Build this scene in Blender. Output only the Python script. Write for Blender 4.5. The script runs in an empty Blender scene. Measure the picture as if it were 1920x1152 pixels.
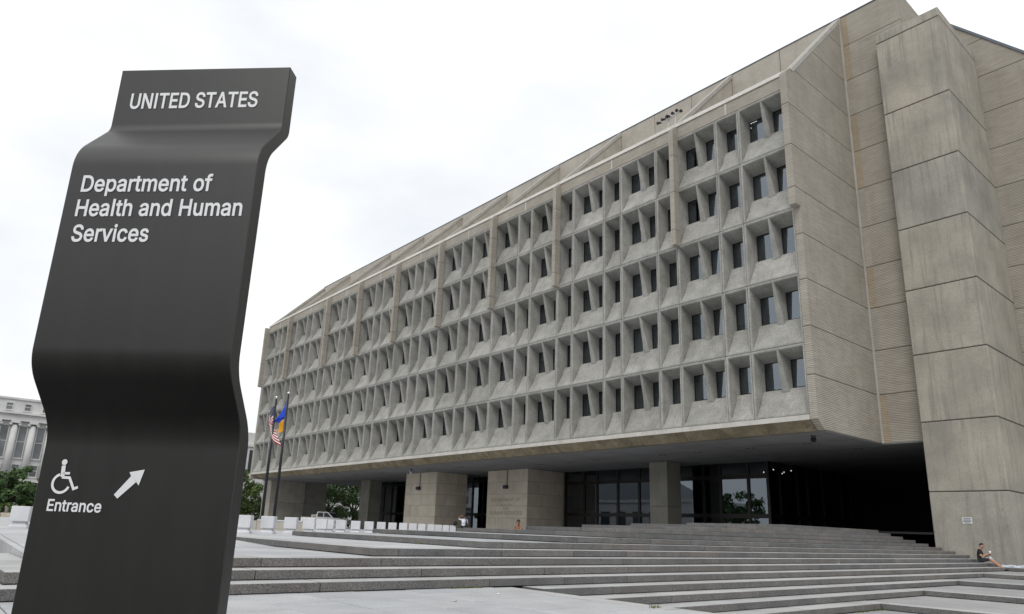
import bpy, math, random
from mathutils import Vector, Matrix
random.seed(7)
R = math.radians
scene = bpy.context.scene
col = scene.collection

# ---------------------------------------------------------------- camera
cam_data = bpy.data.cameras.new("camera")
cam = bpy.data.objects.new("camera", cam_data)
col.objects.link(cam)
cam_right = (0.64908953, 0.75997852, 0.03339808)
cam_up = (0.17593403, -0.19268714, 0.96535946)
cam_back = (0.74008783, -0.62072886, -0.25877728)
cam_loc = (16.16758, -32.43086, 1.01011)
cam.matrix_world = Matrix(((cam_right[0], cam_up[0], cam_back[0], cam_loc[0]),
                           (cam_right[1], cam_up[1], cam_back[1], cam_loc[1]),
                           (cam_right[2], cam_up[2], cam_back[2], cam_loc[2]),
                           (0, 0, 0, 1)))
cam_data.sensor_fit = 'HORIZONTAL'
cam_data.sensor_width = 36.0
cam_data.lens = 24.5255
cam_data.shift_y = 0.03545
cam_data.clip_start = 0.1
cam_data.clip_end = 5000
scene.camera = cam

# ---------------------------------------------------------------- sky, sun, exposure
SUN_EL, SUN_AZ = R(49), R(145)
world = bpy.data.worlds.new("World")
scene.world = world
world.use_nodes = True
nt = world.node_tree
nt.nodes.clear()
w_out = nt.nodes.new('ShaderNodeOutputWorld')
w_bg = nt.nodes.new('ShaderNodeBackground')
w_sky = nt.nodes.new('ShaderNodeTexSky')
w_sky.sky_type = 'NISHITA'
w_sky.sun_disc = False
w_sky.sun_elevation = SUN_EL
w_sky.sun_rotation = SUN_AZ
w_sky.dust_density = 4.0
w_scale = nt.nodes.new('ShaderNodeVectorMath'); w_scale.operation = 'SCALE'
w_scale.inputs['Scale'].default_value = 1.0
w_tc = nt.nodes.new('ShaderNodeTexCoord')
w_map = nt.nodes.new('ShaderNodeMapping'); w_map.inputs['Scale'].default_value = (1.0, 1.0, 2.2)
w_noise = nt.nodes.new('ShaderNodeTexNoise')
w_noise.inputs['Scale'].default_value = 2.2
w_noise.inputs['Detail'].default_value = 5.0
w_ramp = nt.nodes.new('ShaderNodeValToRGB')
w_ramp.color_ramp.elements[0].position = 0.34
w_ramp.color_ramp.elements[0].color = (8.7, 9.05, 9.5, 1)
w_ramp.color_ramp.elements[1].position = 0.58
w_ramp.color_ramp.elements[1].color = (11.0, 11.1, 11.2, 1)
w_mix = nt.nodes.new('ShaderNodeMixRGB')
w_mix.inputs['Fac'].default_value = 0.94
w_bg.inputs['Strength'].default_value = 0.105
L = nt.links.new
L(w_tc.outputs['Generated'], w_map.inputs['Vector'])
L(w_map.outputs['Vector'], w_noise.inputs['Vector'])
L(w_noise.outputs['Fac'], w_ramp.inputs['Fac'])
L(w_sky.outputs['Color'], w_scale.inputs[0])
L(w_scale.outputs['Vector'], w_mix.inputs['Color1'])
L(w_ramp.outputs['Color'], w_mix.inputs['Color2'])
L(w_mix.outputs['Color'], w_bg.inputs['Color'])
L(w_bg.outputs['Background'], w_out.inputs['Surface'])

sun_data = bpy.data.lights.new("sun", 'SUN')
sun_data.energy = 1.3
sun_data.angle = R(25)
sun_data.color = (1.0, 0.97, 0.93)
sun = bpy.data.objects.new("sun", sun_data)
col.objects.link(sun)
# soft overcast sun, high in the south-east
sd = Vector((0.52, -0.74, 1.05)).normalized()
sun.rotation_euler = sd.to_track_quat('Z', 'Y').to_euler()
sun.location = (0, -40, 80)

vs = scene.view_settings
vs.view_transform = 'Standard'
vs.look = 'None'
vs.exposure = 0.0
vs.gamma = 1.0
vs.use_curve_mapping = False

# ---------------------------------------------------------------- materials
class NT:
    def __init__(self, name):
        self.m = bpy.data.materials.new(name); self.m.use_nodes = True
        self.t = self.m.node_tree; self.b = self.t.nodes['Principled BSDF']
    def n(self, typ, **kw):
        nd = self.t.nodes.new(typ)
        for k, v in kw.items(): setattr(nd, k, v)
        return nd
    def l(self, a, b): self.t.links.new(a, b)

def noise(T, vec, scale, detail=4, rough=0.6):
    nz = T.n('ShaderNodeTexNoise'); nz.inputs['Scale'].default_value = scale
    nz.inputs['Detail'].default_value = detail; nz.inputs['Roughness'].default_value = rough
    T.l(vec, nz.inputs['Vector']); return nz.outputs['Fac']

def ramp(T, fac, p0, c0, p1, c1):
    r = T.n('ShaderNodeValToRGB')
    r.color_ramp.elements[0].position = p0; r.color_ramp.elements[0].color = (*c0, 1)
    r.color_ramp.elements[1].position = p1; r.color_ramp.elements[1].color = (*c1, 1)
    T.l(fac, r.inputs['Fac']); return r.outputs['Color']

def mixc(T, fac, a, b, mode='MIX'):
    m = T.n('ShaderNodeMixRGB', blend_type=mode)
    for s, v in (('Fac', fac), ('Color1', a), ('Color2', b)):
        if hasattr(v, 'is_output'): T.l(v, m.inputs[s])
        elif s == 'Fac': m.inputs[s].default_value = v
        else: m.inputs[s].default_value = (*v, 1)
    return m.outputs['Color']

def mapped(T, vec, sc):
    mp = T.n('ShaderNodeMapping'); mp.inputs['Scale'].default_value = sc
    T.l(vec, mp.inputs['Vector']); return mp.outputs['Vector']

def pos(T, jitter=True):
    g = T.n('ShaderNodeNewGeometry').outputs['Position']
    if not jitter: return g
    oi = T.n('ShaderNodeObjectInfo').outputs['Random']
    ad = T.n('ShaderNodeVectorMath', operation='ADD')
    sc = T.n('ShaderNodeMath', operation='MULTIPLY'); sc.inputs[1].default_value = 57.0
    T.l(oi, sc.inputs[0]); cx = T.n('ShaderNodeCombineXYZ')
    T.l(sc.outputs[0], cx.inputs[0]); T.l(sc.outputs[0], cx.inputs[1]); T.l(sc.outputs[0], cx.inputs[2])
    T.l(g, ad.inputs[0]); T.l(cx.outputs[0], ad.inputs[1])
    return ad.outputs[0]

def bump(T, h, strength, dist):
    b = T.n('ShaderNodeBump'); b.inputs['Strength'].default_value = strength
    b.inputs['Distance'].default_value = dist
    T.l(h, b.inputs['Height']); T.l(b.outputs['Normal'], T.b.inputs['Normal'])

def stone(name, lo, hi, scale=1.2, rough=0.9, grain=None, grain_scale=40, streak_f=2.2, streak=0.0, streak_c=(0.1, 0.1, 0.09),
          tint=None, bump_s=0.25, bump_d=0.01, spots=None):
    T = NT(name); p = pos(T)
    c = ramp(T, noise(T, p, scale, 6), 0.32, lo, 0.68, hi)
    if tint:
        oi = T.n('ShaderNodeObjectInfo').outputs['Random']
        rr = T.n('ShaderNodeValToRGB'); rr.color_ramp.interpolation = 'LINEAR'
        e = rr.color_ramp.elements; e[0].position = 0; e[0].color = (*tint[0], 1); e[1].position = 1; e[1].color = (*tint[-1], 1)
        for i, tc in enumerate(tint[1:-1]):
            ne = e.new((i + 1) / (len(tint) - 1)); ne.color = (*tc, 1)
        T.l(oi, rr.inputs['Fac'])
        c = mixc(T, 1.0, c, rr.outputs['Color'], 'MULTIPLY')
    if streak:
        s = noise(T, mapped(T, p, (streak_f, streak_f, 0.16)), 1.6, 6, 0.7)
        s2 = ramp(T, s, 0.5, (0, 0, 0), 0.72, (1, 1, 1))
        f = T.n('ShaderNodeMath', operation='MULTIPLY'); f.inputs[1].default_value = streak
        T.l(s2, f.inputs[0]); c = mixc(T, f.outputs[0], c, streak_c)
    if grain:
        gcol = ramp(T, noise(T, p, grain_scale, 2, 0.7), 0.35, tuple(1 - grain for _ in range(3)), 0.65, tuple(1 + grain for _ in range(3)))
        c = mixc(T, 1.0, c, gcol, 'MULTIPLY')
    if spots:
        sp = ramp(T, noise(T, p, spots[0], 3, 0.5), spots[1], (0, 0, 0), spots[1] + 0.06, (1, 1, 1))
        c = mixc(T, sp, c, spots[2])
    T.l(c, T.b.inputs['Base Color']); T.b.inputs['Roughness'].default_value = rough
    T.b.inputs['Specular IOR Level'].default_value = 0.25
    if bump_s: bump(T, noise(T, p, grain_scale, 3), bump_s, bump_d)
    return T.m

def ribbed(name, lo, hi, pitch=0.0915, streak=0.2, side=None):
    """fine horizontal ribs cast in tan concrete"""
    T = NT(name); p = pos(T, False); pj = pos(T)
    c = ramp(T, noise(T, pj, 0.5, 6), 0.3, lo, 0.7, hi)
    sx = T.n('ShaderNodeSeparateXYZ'); T.l(p, sx.inputs[0])
    dv = T.n('ShaderNodeMath', operation='DIVIDE'); dv.inputs[1].default_value = pitch; T.l(sx.outputs['Z'], dv.inputs[0])
    fr = T.n('ShaderNodeMath', operation='FRACT'); T.l(dv.outputs[0], fr.inputs[0])
    g = ramp(T, fr.outputs[0], 0.30, (0.60, 0.575, 0.55), 0.42, (1, 1, 1))  # shade in the grooves is darkened into the colour
    jit = noise(T, mapped(T, pj, (1.2, 1.2, 14.0)), 1.0, 3)
    jc = ramp(T, jit, 0.3, (0.86, 0.85, 0.83), 0.7, (1.1, 1.09, 1.08))
    c = mixc(T, 1.0, c, jc, 'MULTIPLY')
    c = mixc(T, 1.0, c, g, 'MULTIPLY')
    s = noise(T, mapped(T, pj, (1.4, 1.4, 0.1)), 1.3, 5, 0.6)
    s2 = ramp(T, s, 0.52, (0, 0, 0), 0.75, (1, 1, 1))
    f = T.n('ShaderNodeMath', operation='MULTIPLY'); f.inputs[1].default_value = streak
    T.l(s2, f.inputs[0]); c = mixc(T, f.outputs[0], c, (0.16, 0.15, 0.14))
    T.l(c, T.b.inputs['Base Color']); T.b.inputs['Roughness'].default_value = 0.9
    T.b.inputs['Specular IOR Level'].default_value = 0.2
    bump(T, g, 0.6, 0.02)
    return T.m

def plain(name, c, rough=0.6, metal=0.0, spec=0.5, var=0.0, scale=3.0):
    T = NT(name); T.b.inputs['Roughness'].default_value = rough; T.b.inputs['Metallic'].default_value = metal
    T.b.inputs['Specular IOR Level'].default_value = spec
    if var:
        p = pos(T)
        cc = ramp(T, noise(T, p, scale, 4), 0.3, tuple(x * (1 - var) for x in c), 0.7, tuple(x * (1 + var) for x in c))
        T.l(cc, T.b.inputs['Base Color'])
    else: T.b.inputs['Base Color'].default_value = (*c, 1)
    return T.m

def glass(name, tint, ior=1.9):
    T = NT(name); t = T.t; t.nodes.remove(T.b)
    out = t.nodes['Material Output']
    tr = T.n('ShaderNodeBsdfTransparent'); tr.inputs['Color'].default_value = (*tint, 1)
    gl = T.n('ShaderNodeBsdfGlossy'); gl.inputs['Roughness'].default_value = 0.01
    gl.inputs['Color'].default_value = (0.80, 0.90, 1.0, 1)
    fr = T.n('ShaderNodeFresnel'); fr.inputs['IOR'].default_value = ior
    p = pos(T); b = T.n('ShaderNodeBump'); b.inputs['Strength'].default_value = 0.03; b.inputs['Distance'].default_value = 0.02
    T.l(noise(T, p, 0.9, 1), b.inputs['Height']); T.l(b.outputs['Normal'], gl.inputs['Normal'])
    mx = T.n('ShaderNodeMixShader')
    T.l(fr.outputs[0], mx.inputs[0]); T.l(tr.outputs[0], mx.inputs[1]); T.l(gl.outputs[0], mx.inputs[2])
    T.l(mx.outputs[0], out.inputs['Surface'])
    return T.m

def emit(name, c, s):
    T = NT(name); T.b.inputs['Emission Color'].default_value = (*c, 1); T.b.inputs['Emission Strength'].default_value = s
    T.b.inputs['Base Color'].default_value = (*c, 1); return T.m

def leaf(name, lo, hi, scale=0.9):
    T = NT(name); p = pos(T)
    c = ramp(T, noise(T, p, scale, 5), 0.3, lo, 0.7, hi)
    T.l(c, T.b.inputs['Base Color']); T.b.inputs['Roughness'].default_value = 0.6
    T.b.inputs['Specular IOR Level'].default_value = 0.3
    return T.m

M = {}
M['facade'] = stone('precast_concrete', (0.255, 0.253, 0.238), (0.375, 0.372, 0.352), 1.1, grain=0.16, grain_scale=16,
                    streak=0.45, streak_f=3.0, streak_c=(0.17, 0.168, 0.155), tint=[(0.86, 0.86, 0.84), (0.97, 0.97, 0.95), (1.0, 1.0, 0.99), (1.08, 1.07, 1.06)])
M['rib'] = ribbed('ribbed_tan_concrete', (0.36, 0.338, 0.296), (0.45, 0.426, 0.377))
M['rib_ochre'] = ribbed('ribbed_ochre_concrete', (0.37, 0.305, 0.225), (0.43, 0.37, 0.285))
M['smooth'] = stone('smooth_tan_concrete', (0.36, 0.335, 0.29), (0.46, 0.43, 0.38), 0.8, streak=0.25, streak_c=(0.22, 0.205, 0.18), grain=0.06, grain_scale=14)
M['coping'] = stone('pale_coping_concrete', (0.44, 0.425, 0.39), (0.56, 0.54, 0.50), 1.5, streak=0.15, grain=0.05)
M['roof_strip'] = stone('roof_strip_concrete', (0.36, 0.35, 0.32), (0.46, 0.445, 0.41), 1.2, streak=0.3, streak_c=(0.25, 0.24, 0.215), grain=0.05)
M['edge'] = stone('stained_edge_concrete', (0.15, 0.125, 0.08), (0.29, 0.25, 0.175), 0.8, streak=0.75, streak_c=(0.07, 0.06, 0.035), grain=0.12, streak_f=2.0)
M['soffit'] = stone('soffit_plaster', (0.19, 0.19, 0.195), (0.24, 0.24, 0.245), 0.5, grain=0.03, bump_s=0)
M['tower'] = stone('board_formed_concrete', (0.265, 0.257, 0.23), (0.405, 0.382, 0.33), 0.45, streak=0.75, streak_c=(0.18, 0.182, 0.17), streak_f=3.2,
                   grain=0.07, grain_scale=12, tint=[(0.90, 0.92, 0.93), (1.03, 1.0, 0.97), (1.0, 0.99, 0.98), (1.06, 1.03, 1.0)], bump_s=0.3, bump_d=0.015,
                   spots=(5.0, 0.735, (0.17, 0.16, 0.14)))
M['joint'] = plain('dark_joint', (0.045, 0.04, 0.035), 0.9)
M['pier'] = stone('pale_pier_stone', (0.53, 0.475, 0.385), (0.66, 0.605, 0.51), 0.8, streak=0.35, streak_c=(0.34, 0.30, 0.24),
                  tint=[(0.92, 0.92, 0.92), (1, 1, 1), (1.05, 1.04, 1.02)], grain=0.05)
M['column'] = stone('column_concrete', (0.22, 0.215, 0.19), (0.30, 0.29, 0.25), 0.8, streak=0.2)
M['incised'] = plain('incised_shadow_stone', (0.33, 0.29, 0.23), 0.95)
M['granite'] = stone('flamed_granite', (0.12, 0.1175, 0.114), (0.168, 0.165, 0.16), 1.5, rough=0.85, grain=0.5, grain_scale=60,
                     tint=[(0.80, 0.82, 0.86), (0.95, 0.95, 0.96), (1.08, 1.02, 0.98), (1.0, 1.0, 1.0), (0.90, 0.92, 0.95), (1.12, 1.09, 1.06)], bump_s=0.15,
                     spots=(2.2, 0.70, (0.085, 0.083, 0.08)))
M['tread'] = stone('granite_skylit_top', (0.33, 0.33, 0.327), (0.45, 0.45, 0.447), 0.9, rough=0.85, grain=0.12, grain_scale=60,  # same granite as the risers; overcast light on upward faces is in the colour
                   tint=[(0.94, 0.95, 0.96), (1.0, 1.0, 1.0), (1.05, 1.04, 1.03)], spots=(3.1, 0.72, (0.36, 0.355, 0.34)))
M['paving'] = stone('plaza_paving', (0.33, 0.336, 0.343), (0.44, 0.447, 0.455), 0.7, rough=0.85, grain=0.12, grain_scale=45, bump_s=0.1,
                    tint=[(0.93, 0.95, 0.97), (1.0, 1.0, 1.0), (1.05, 1.05, 1.04)], spots=(4.5, 0.74, (0.34, 0.335, 0.32)))
M['grout'] = plain('paving_joint', (0.10, 0.10, 0.095), 0.95)
M['bronze'] = plain('dark_bronze', (0.012, 0.011, 0.010), 0.45, 0.3)
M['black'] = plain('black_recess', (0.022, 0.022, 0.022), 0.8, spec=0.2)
M['interior'] = plain('dark_interior', (0.05, 0.05, 0.05), 0.9, spec=0.1)
M['glass'] = glass('window_glass', (0.30, 0.34, 0.36), 2.6)
M['lobby_glass'] = glass('lobby_glass', (0.22, 0.25, 0.26), 2.3)
M['tube_light'] = emit('fluorescent', (1.0, 0.98, 0.9), 5.0)
M['spot'] = emit('spot_bulb', (1.0, 0.9, 0.75), 4.0)
M['warm_ceiling'] = plain('glow_coloured_ceiling', (0.75, 0.62, 0.35), 0.8)  # warm colour stands for lamplight on the ceiling; no emission
M['blind'] = plain('window_blind', (0.55, 0.54, 0.50), 0.8)
M['white'] = stone('white_painted_concrete', (0.52, 0.53, 0.555), (0.63, 0.64, 0.665), 1.5, grain=0.03, bump_s=0.1)
M['sign'] = None
M['letter'] = plain('white_letter', (0.80, 0.81, 0.83), 0.6)
M['pole'] = plain('dark_pole', (0.012, 0.014, 0.018), 0.35, 0.2)
M['silver'] = plain('silver_ball', (0.7, 0.7, 0.68), 0.25, 0.9)
M['metal_dark'] = plain('dark_metal', (0.05, 0.05, 0.055), 0.4, 0.7)
M['metal_pale'] = plain('pale_metal', (0.55, 0.56, 0.56), 0.4, 0.6)
M['parapet_cap'] = plain('blue_grey_flashing', (0.12, 0.14, 0.16), 0.4, 0.6)
M['limestone'] = stone('white_limestone', (0.55, 0.55, 0.54), (0.66, 0.66, 0.65), 0.4, streak=0.15, streak_c=(0.4, 0.4, 0.39))
M['base_stone'] = stone('rusticated_base', (0.25, 0.23, 0.21), (0.42, 0.40, 0.37), 0.9, grain=0.2, grain_scale=3)
M['terrace'] = stone('terrace_slab', (0.26, 0.262, 0.262), (0.35, 0.352, 0.352), 0.6, rough=0.85, grain=0.14, grain_scale=40, bump_s=0.1, streak=0,
                     tint=[(0.9, 0.91, 0.92), (1.0, 1.0, 1.0), (1.06, 1.05, 1.04)], spots=(2.6, 0.70, (0.19, 0.188, 0.18)))
M['far_pane'] = plain('far_pane', (0.17, 0.18, 0.19), 0.3, var=0.4, scale=0.3)
M['house_glass'] = plain('far_window', (0.05, 0.06, 0.07), 0.15)
M['leaf'] = leaf('foliage', (0.035, 0.07, 0.016), (0.13, 0.19, 0.05))
M['leaf_dark'] = leaf('foliage_dark', (0.022, 0.05, 0.016), (0.085, 0.15, 0.045))
M['bark'] = plain('bark', (0.07, 0.055, 0.04), 0.95, var=0.3)
M['asphalt'] = plain('asphalt', (0.06, 0.06, 0.06), 0.9, var=0.2)
M['soil'] = plain('ground_soil', (0.16, 0.15, 0.13), 0.95, var=0.2)
M['red'] = plain('flag_red', (0.42, 0.02, 0.03), 0.8)
M['flag_white'] = plain('flag_white', (0.78, 0.78, 0.78), 0.8)
M['navy'] = plain('flag_navy', (0.012, 0.018, 0.07), 0.8)
M['blue'] = plain('flag_blue', (0.01, 0.06, 0.52), 0.7)
M['gold'] = plain('flag_gold', (0.72, 0.33, 0.01), 0.7)
M['skin'] = plain('skin', (0.42, 0.22, 0.14), 0.6)
M['skin_dark'] = plain('brown_skin', (0.23, 0.11, 0.06), 0.6)
M['hair'] = plain('dark_hair', (0.012, 0.009, 0.008), 0.6)
M['tee'] = plain('black_shirt', (0.010, 0.010, 0.011), 0.9)
M['shorts'] = plain('dark_shorts', (0.022, 0.024, 0.028), 0.9)
M['shoe'] = plain('black_shoe', (0.012, 0.011, 0.011), 0.6)
M['tan_top'] = plain('tan_top', (0.26, 0.13, 0.075), 0.9)
M['car_white'] = plain('white_car_paint', (0.75, 0.75, 0.75), 0.25)
M['tyre'] = plain('rubber', (0.02, 0.02, 0.02), 0.9)
M['bag'] = plain('pale_plastic', (0.52, 0.56, 0.62), 0.5, var=0.1, scale=9)
M['weed'] = leaf('weeds', (0.06, 0.10, 0.02), (0.16, 0.19, 0.05), 4)

T = NT('print_shirt'); p = pos(T)
c_ = ramp(T, noise(T, p, 9, 2, 0.5), 0.44, (0.72, 0.74, 0.78), 0.56, (0.20, 0.24, 0.32))
T.l(c_, T.b.inputs['Base Color']); T.b.inputs['Roughness'].default_value = 0.9; M['print_shirt'] = T.m

T = NT('sign_paint'); p = pos(T, False)
c_ = ramp(T, noise(T, mapped(T, p, (9, 9, 0.5)), 1.5, 4), 0.3, (0.0145, 0.0138, 0.0130), 0.7, (0.0195, 0.0186, 0.0175))
T.l(c_, T.b.inputs['Base Color'])
T.b.inputs['Roughness'].default_value = 0.40; T.b.inputs['Specular IOR Level'].default_value = 0.62
rg_ = T.n('ShaderNodeMapRange'); rg_.inputs['To Min'].default_value = 0.34; rg_.inputs['To Max'].default_value = 0.48
T.l(noise(T, mapped(T, p, (3, 3, 1.2)), 2.0, 6, 0.7), rg_.inputs['Value']); T.l(rg_.outputs[0], T.b.inputs['Roughness'])
bump(T, noise(T, p, 260, 2), 0.05, 0.002); M['sign'] = T.m

# plaza texture for the far deck: slab joints too fine to build at that distance
def deck_material():
    T = NT('deck_slabs'); p = pos(T, False)
    c = ramp(T, noise(T, p, 0.5, 6), 0.3, (0.37, 0.376, 0.383), 0.7, (0.48, 0.486, 0.493))
    br = T.n('ShaderNodeTexBrick'); br.inputs['Scale'].default_value = 1.0
    br.inputs['Brick Width'].default_value = 1.5; br.inputs['Row Height'].default_value = 0.9
    br.inputs['Mortar Size'].default_value = 0.012; br.inputs['Mortar Smooth'].default_value = 0.1
    br.inputs['Color1'].default_value = (0.95, 0.95, 0.95, 1); br.inputs['Color2'].default_value = (1.06, 1.06, 1.06, 1)
    br.inputs['Mortar'].default_value = (0.35, 0.35, 0.34, 1)
    T.l(p, br.inputs['Vector']); c = mixc(T, 1.0, c, br.outputs['Color'], 'MULTIPLY')
    T.l(c, T.b.inputs['Base Color']); T.b.inputs['Roughness'].default_value = 0.85; return T.m
M['deck'] = deck_material()

# ---------------------------------------------------------------- mesh helpers
class MB:
    def __init__(self): self.v = []; self.f = []; self.mi = []
    def add(self, vs, fs, mi=0):
        o = len(self.v); self.v += [tuple(a) for a in vs]
        for q in fs: self.f.append([i + o for i in q]); self.mi.append(mi)
    def quad(self, a, b, c, d, mi=0): self.add([a, b, c, d], [[0, 1, 2, 3]], mi)
    def box(self, x0, x1, y0, y1, z0, z1, mi=0):
        v = [(x, y, z) for z in (z0, z1) for y in (y0, y1) for x in (x0, x1)]
        self.add(v, [[0, 2, 3, 1], [4, 5, 7, 6], [0, 1, 5, 4], [2, 6, 7, 3], [0, 4, 6, 2], [1, 3, 7, 5]], mi)
    def cbox(self, x0, x1, y0, y1, z0, z1, b=0.01, mi=0, top=None):
        """box with chamfered edges; top = material index of the upward face"""
        vs = []; idx = {}
        X = (x0, x1); Y = (y0, y1); Z = (z0, z1)
        for i in (0, 1):
            for j in (0, 1):
                for k in (0, 1):
                    sx, sy, sz = (1 - 2 * i) * b, (1 - 2 * j) * b, (1 - 2 * k) * b
                    idx[i, j, k, 'x'] = len(vs); vs.append((X[i], Y[j] + sy, Z[k] + sz))
                    idx[i, j, k, 'y'] = len(vs); vs.append((X[i] + sx, Y[j], Z[k] + sz))
                    idx[i, j, k, 'z'] = len(vs); vs.append((X[i] + sx, Y[j] + sy, Z[k]))
        f = []; topf = None
        q = lambda l: [idx[t] for t in l]
        for i in (0, 1):
            a = q([(i, 0, 0, 'x'), (i, 1, 0, 'x'), (i, 1, 1, 'x'), (i, 0, 1, 'x')]); f.append(a if i else a[::-1])
            a = q([(0, i, 0, 'y'), (1, i, 0, 'y'), (1, i, 1, 'y'), (0, i, 1, 'y')]); f.append(a if not i else a[::-1])
            a = q([(0, 0, i, 'z'), (1, 0, i, 'z'), (1, 1, i, 'z'), (0, 1, i, 'z')])
            f.append(a if i else a[::-1])
            if i: topf = len(f) - 1
        for i in (0, 1):
            for j in (0, 1):
                a = q([(i, j, 0, 'x'), (i, j, 1, 'x'), (i, j, 1, 'y'), (i, j, 0, 'y')]); f.append(a if (i + j) % 2 else a[::-1])
                a = q([(i, 0, j, 'x'), (i, 1, j, 'x'), (i, 1, j, 'z'), (i, 0, j, 'z')]); f.append(a if (i + j) % 2 == 0 else a[::-1])
                a = q([(0, i, j, 'y'), (1, i, j, 'y'), (1, i, j, 'z'), (0, i, j, 'z')]); f.append(a if (i + j) % 2 else a[::-1])
        for i in (0, 1):
            for j in (0, 1):
                for k in (0, 1):
                    a = q([(i, j, k, 'x'), (i, j, k, 'y'), (i, j, k, 'z')]); f.append(a if (i + j + k) % 2 else a[::-1])
        o = len(self.v); self.v += vs
        for n_, ff in enumerate(f):
            self.f.append([a + o for a in ff]); self.mi.append(top if (top is not None and n_ == topf) else mi)
    def prism(self, poly, axis, a, b, mi=0):
        """polygon (two coords) extruded from a to b along axis 0/1/2"""
        def P(p, t):
            l = [p[0], p[1]]; l.insert(axis, t); return tuple(l)
        n = len(poly); o = len(self.v)
        self.v += [P(p, a) for p in poly] + [P(p, b) for p in poly]
        self.f.append([o + i for i in range(n)][::-1]); self.f.append([o + n + i for i in range(n)])
        self.mi += [mi, mi]
        for i in range(n):
            j = (i + 1) % n; self.f.append([o + i, o + j, o + n + j, o + n + i]); self.mi.append(mi)
    def tube(self, p0, p1, r0, r1=None, seg=10, mi=0):
        r1 = r0 if r1 is None else r1
        p0, p1 = Vector(p0), Vector(p1); d = (p1 - p0).normalized()
        u = d.orthogonal().normalized(); w = d.cross(u); o = len(self.v)
        for p, r in ((p0, r0), (p1, r1)):
            for i in range(seg):
                a = 2 * math.pi * i / seg; self.v.append(tuple(p + (u * math.cos(a) + w * math.sin(a)) * r))
        for i in range(seg):
            j = (i + 1) % seg; self.f.append([o + i, o + j, o + seg + j, o + seg + i]); self.mi.append(mi)
        self.f.append([o + i for i in range(seg)][::-1]); self.f.append([o + seg + i for i in range(seg)]); self.mi += [mi, mi]
    def ball(self, c, r, seg=10, rings=6, mi=0, sc=(1, 1, 1)):
        o = len(self.v)
        for i in range(rings + 1):
            t = math.pi * i / rings
            for j in range(seg):
                a = 2 * math.pi * j / seg
                self.v.append((c[0] + r * sc[0] * math.sin(t) * math.cos(a), c[1] + r * sc[1] * math.sin(t) * math.sin(a), c[2] + r * sc[2] * math.cos(t)))
        for i in range(rings):
            for j in range(seg):
                k = (j + 1) % seg
                self.f.append([o + i * seg + j, o + (i + 1) * seg + j, o + (i + 1) * seg + k, o + i * seg + k]); self.mi.append(mi)
    def mesh(self, name, mats, smooth=False, fix=True):
        me = bpy.data.meshes.new(name); me.from_pydata(self.v, [], self.f)
        for m in (mats if isinstance(mats, (list, tuple)) else [mats]): me.materials.append(m)
        me.polygons.foreach_set('material_index', self.mi)
        if fix:
            import bmesh
            bm = bmesh.new(); bm.from_mesh(me); bmesh.ops.recalc_face_normals(bm, faces=bm.faces); bm.to_mesh(me); bm.free()
        if smooth: me.polygons.foreach_set('use_smooth', [True] * len(me.polygons))
        me.update(); return me
    def build(self, name, mats, parent=None, smooth=False, fix=True):
        return put(name, self.mesh(name, mats, smooth, fix), parent)

def put(name, me, parent=None, loc=None, rotz=0):
    o = bpy.data.objects.new(name, me); col.objects.link(o)
    if parent: o.parent = parent
    if loc: o.location = loc
    if rotz: o.rotation_euler = (0, 0, rotz)
    return o

def tag(o, label=None, cat=None, group=None, kind=None):
    if label: o['label'] = label
    if cat: o['category'] = cat
    if group: o['group'] = group
    if kind: o['kind'] = kind
    return o

def empty(name, loc=(0, 0, 0), rotz=0):
    o = bpy.data.objects.new(name, None); col.objects.link(o); o.location = loc; o.rotation_euler = (0, 0, rotz)
    o.empty_display_size = 0.3; return o

def copy_tree(o, parent=None):
    c = o.copy(); col.objects.link(c); c.parent = parent
    for ch in list(o.children): copy_tree(ch, c)
    return c

def bx(name, x0, x1, y0, y1, z0, z1, mat, parent=None, b=0):
    m = MB()
    if b: m.cbox(x0, x1, y0, y1, z0, z1, b)
    else: m.box(x0, x1, y0, y1, z0, z1)
    return m.build(name, mat, parent)

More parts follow.
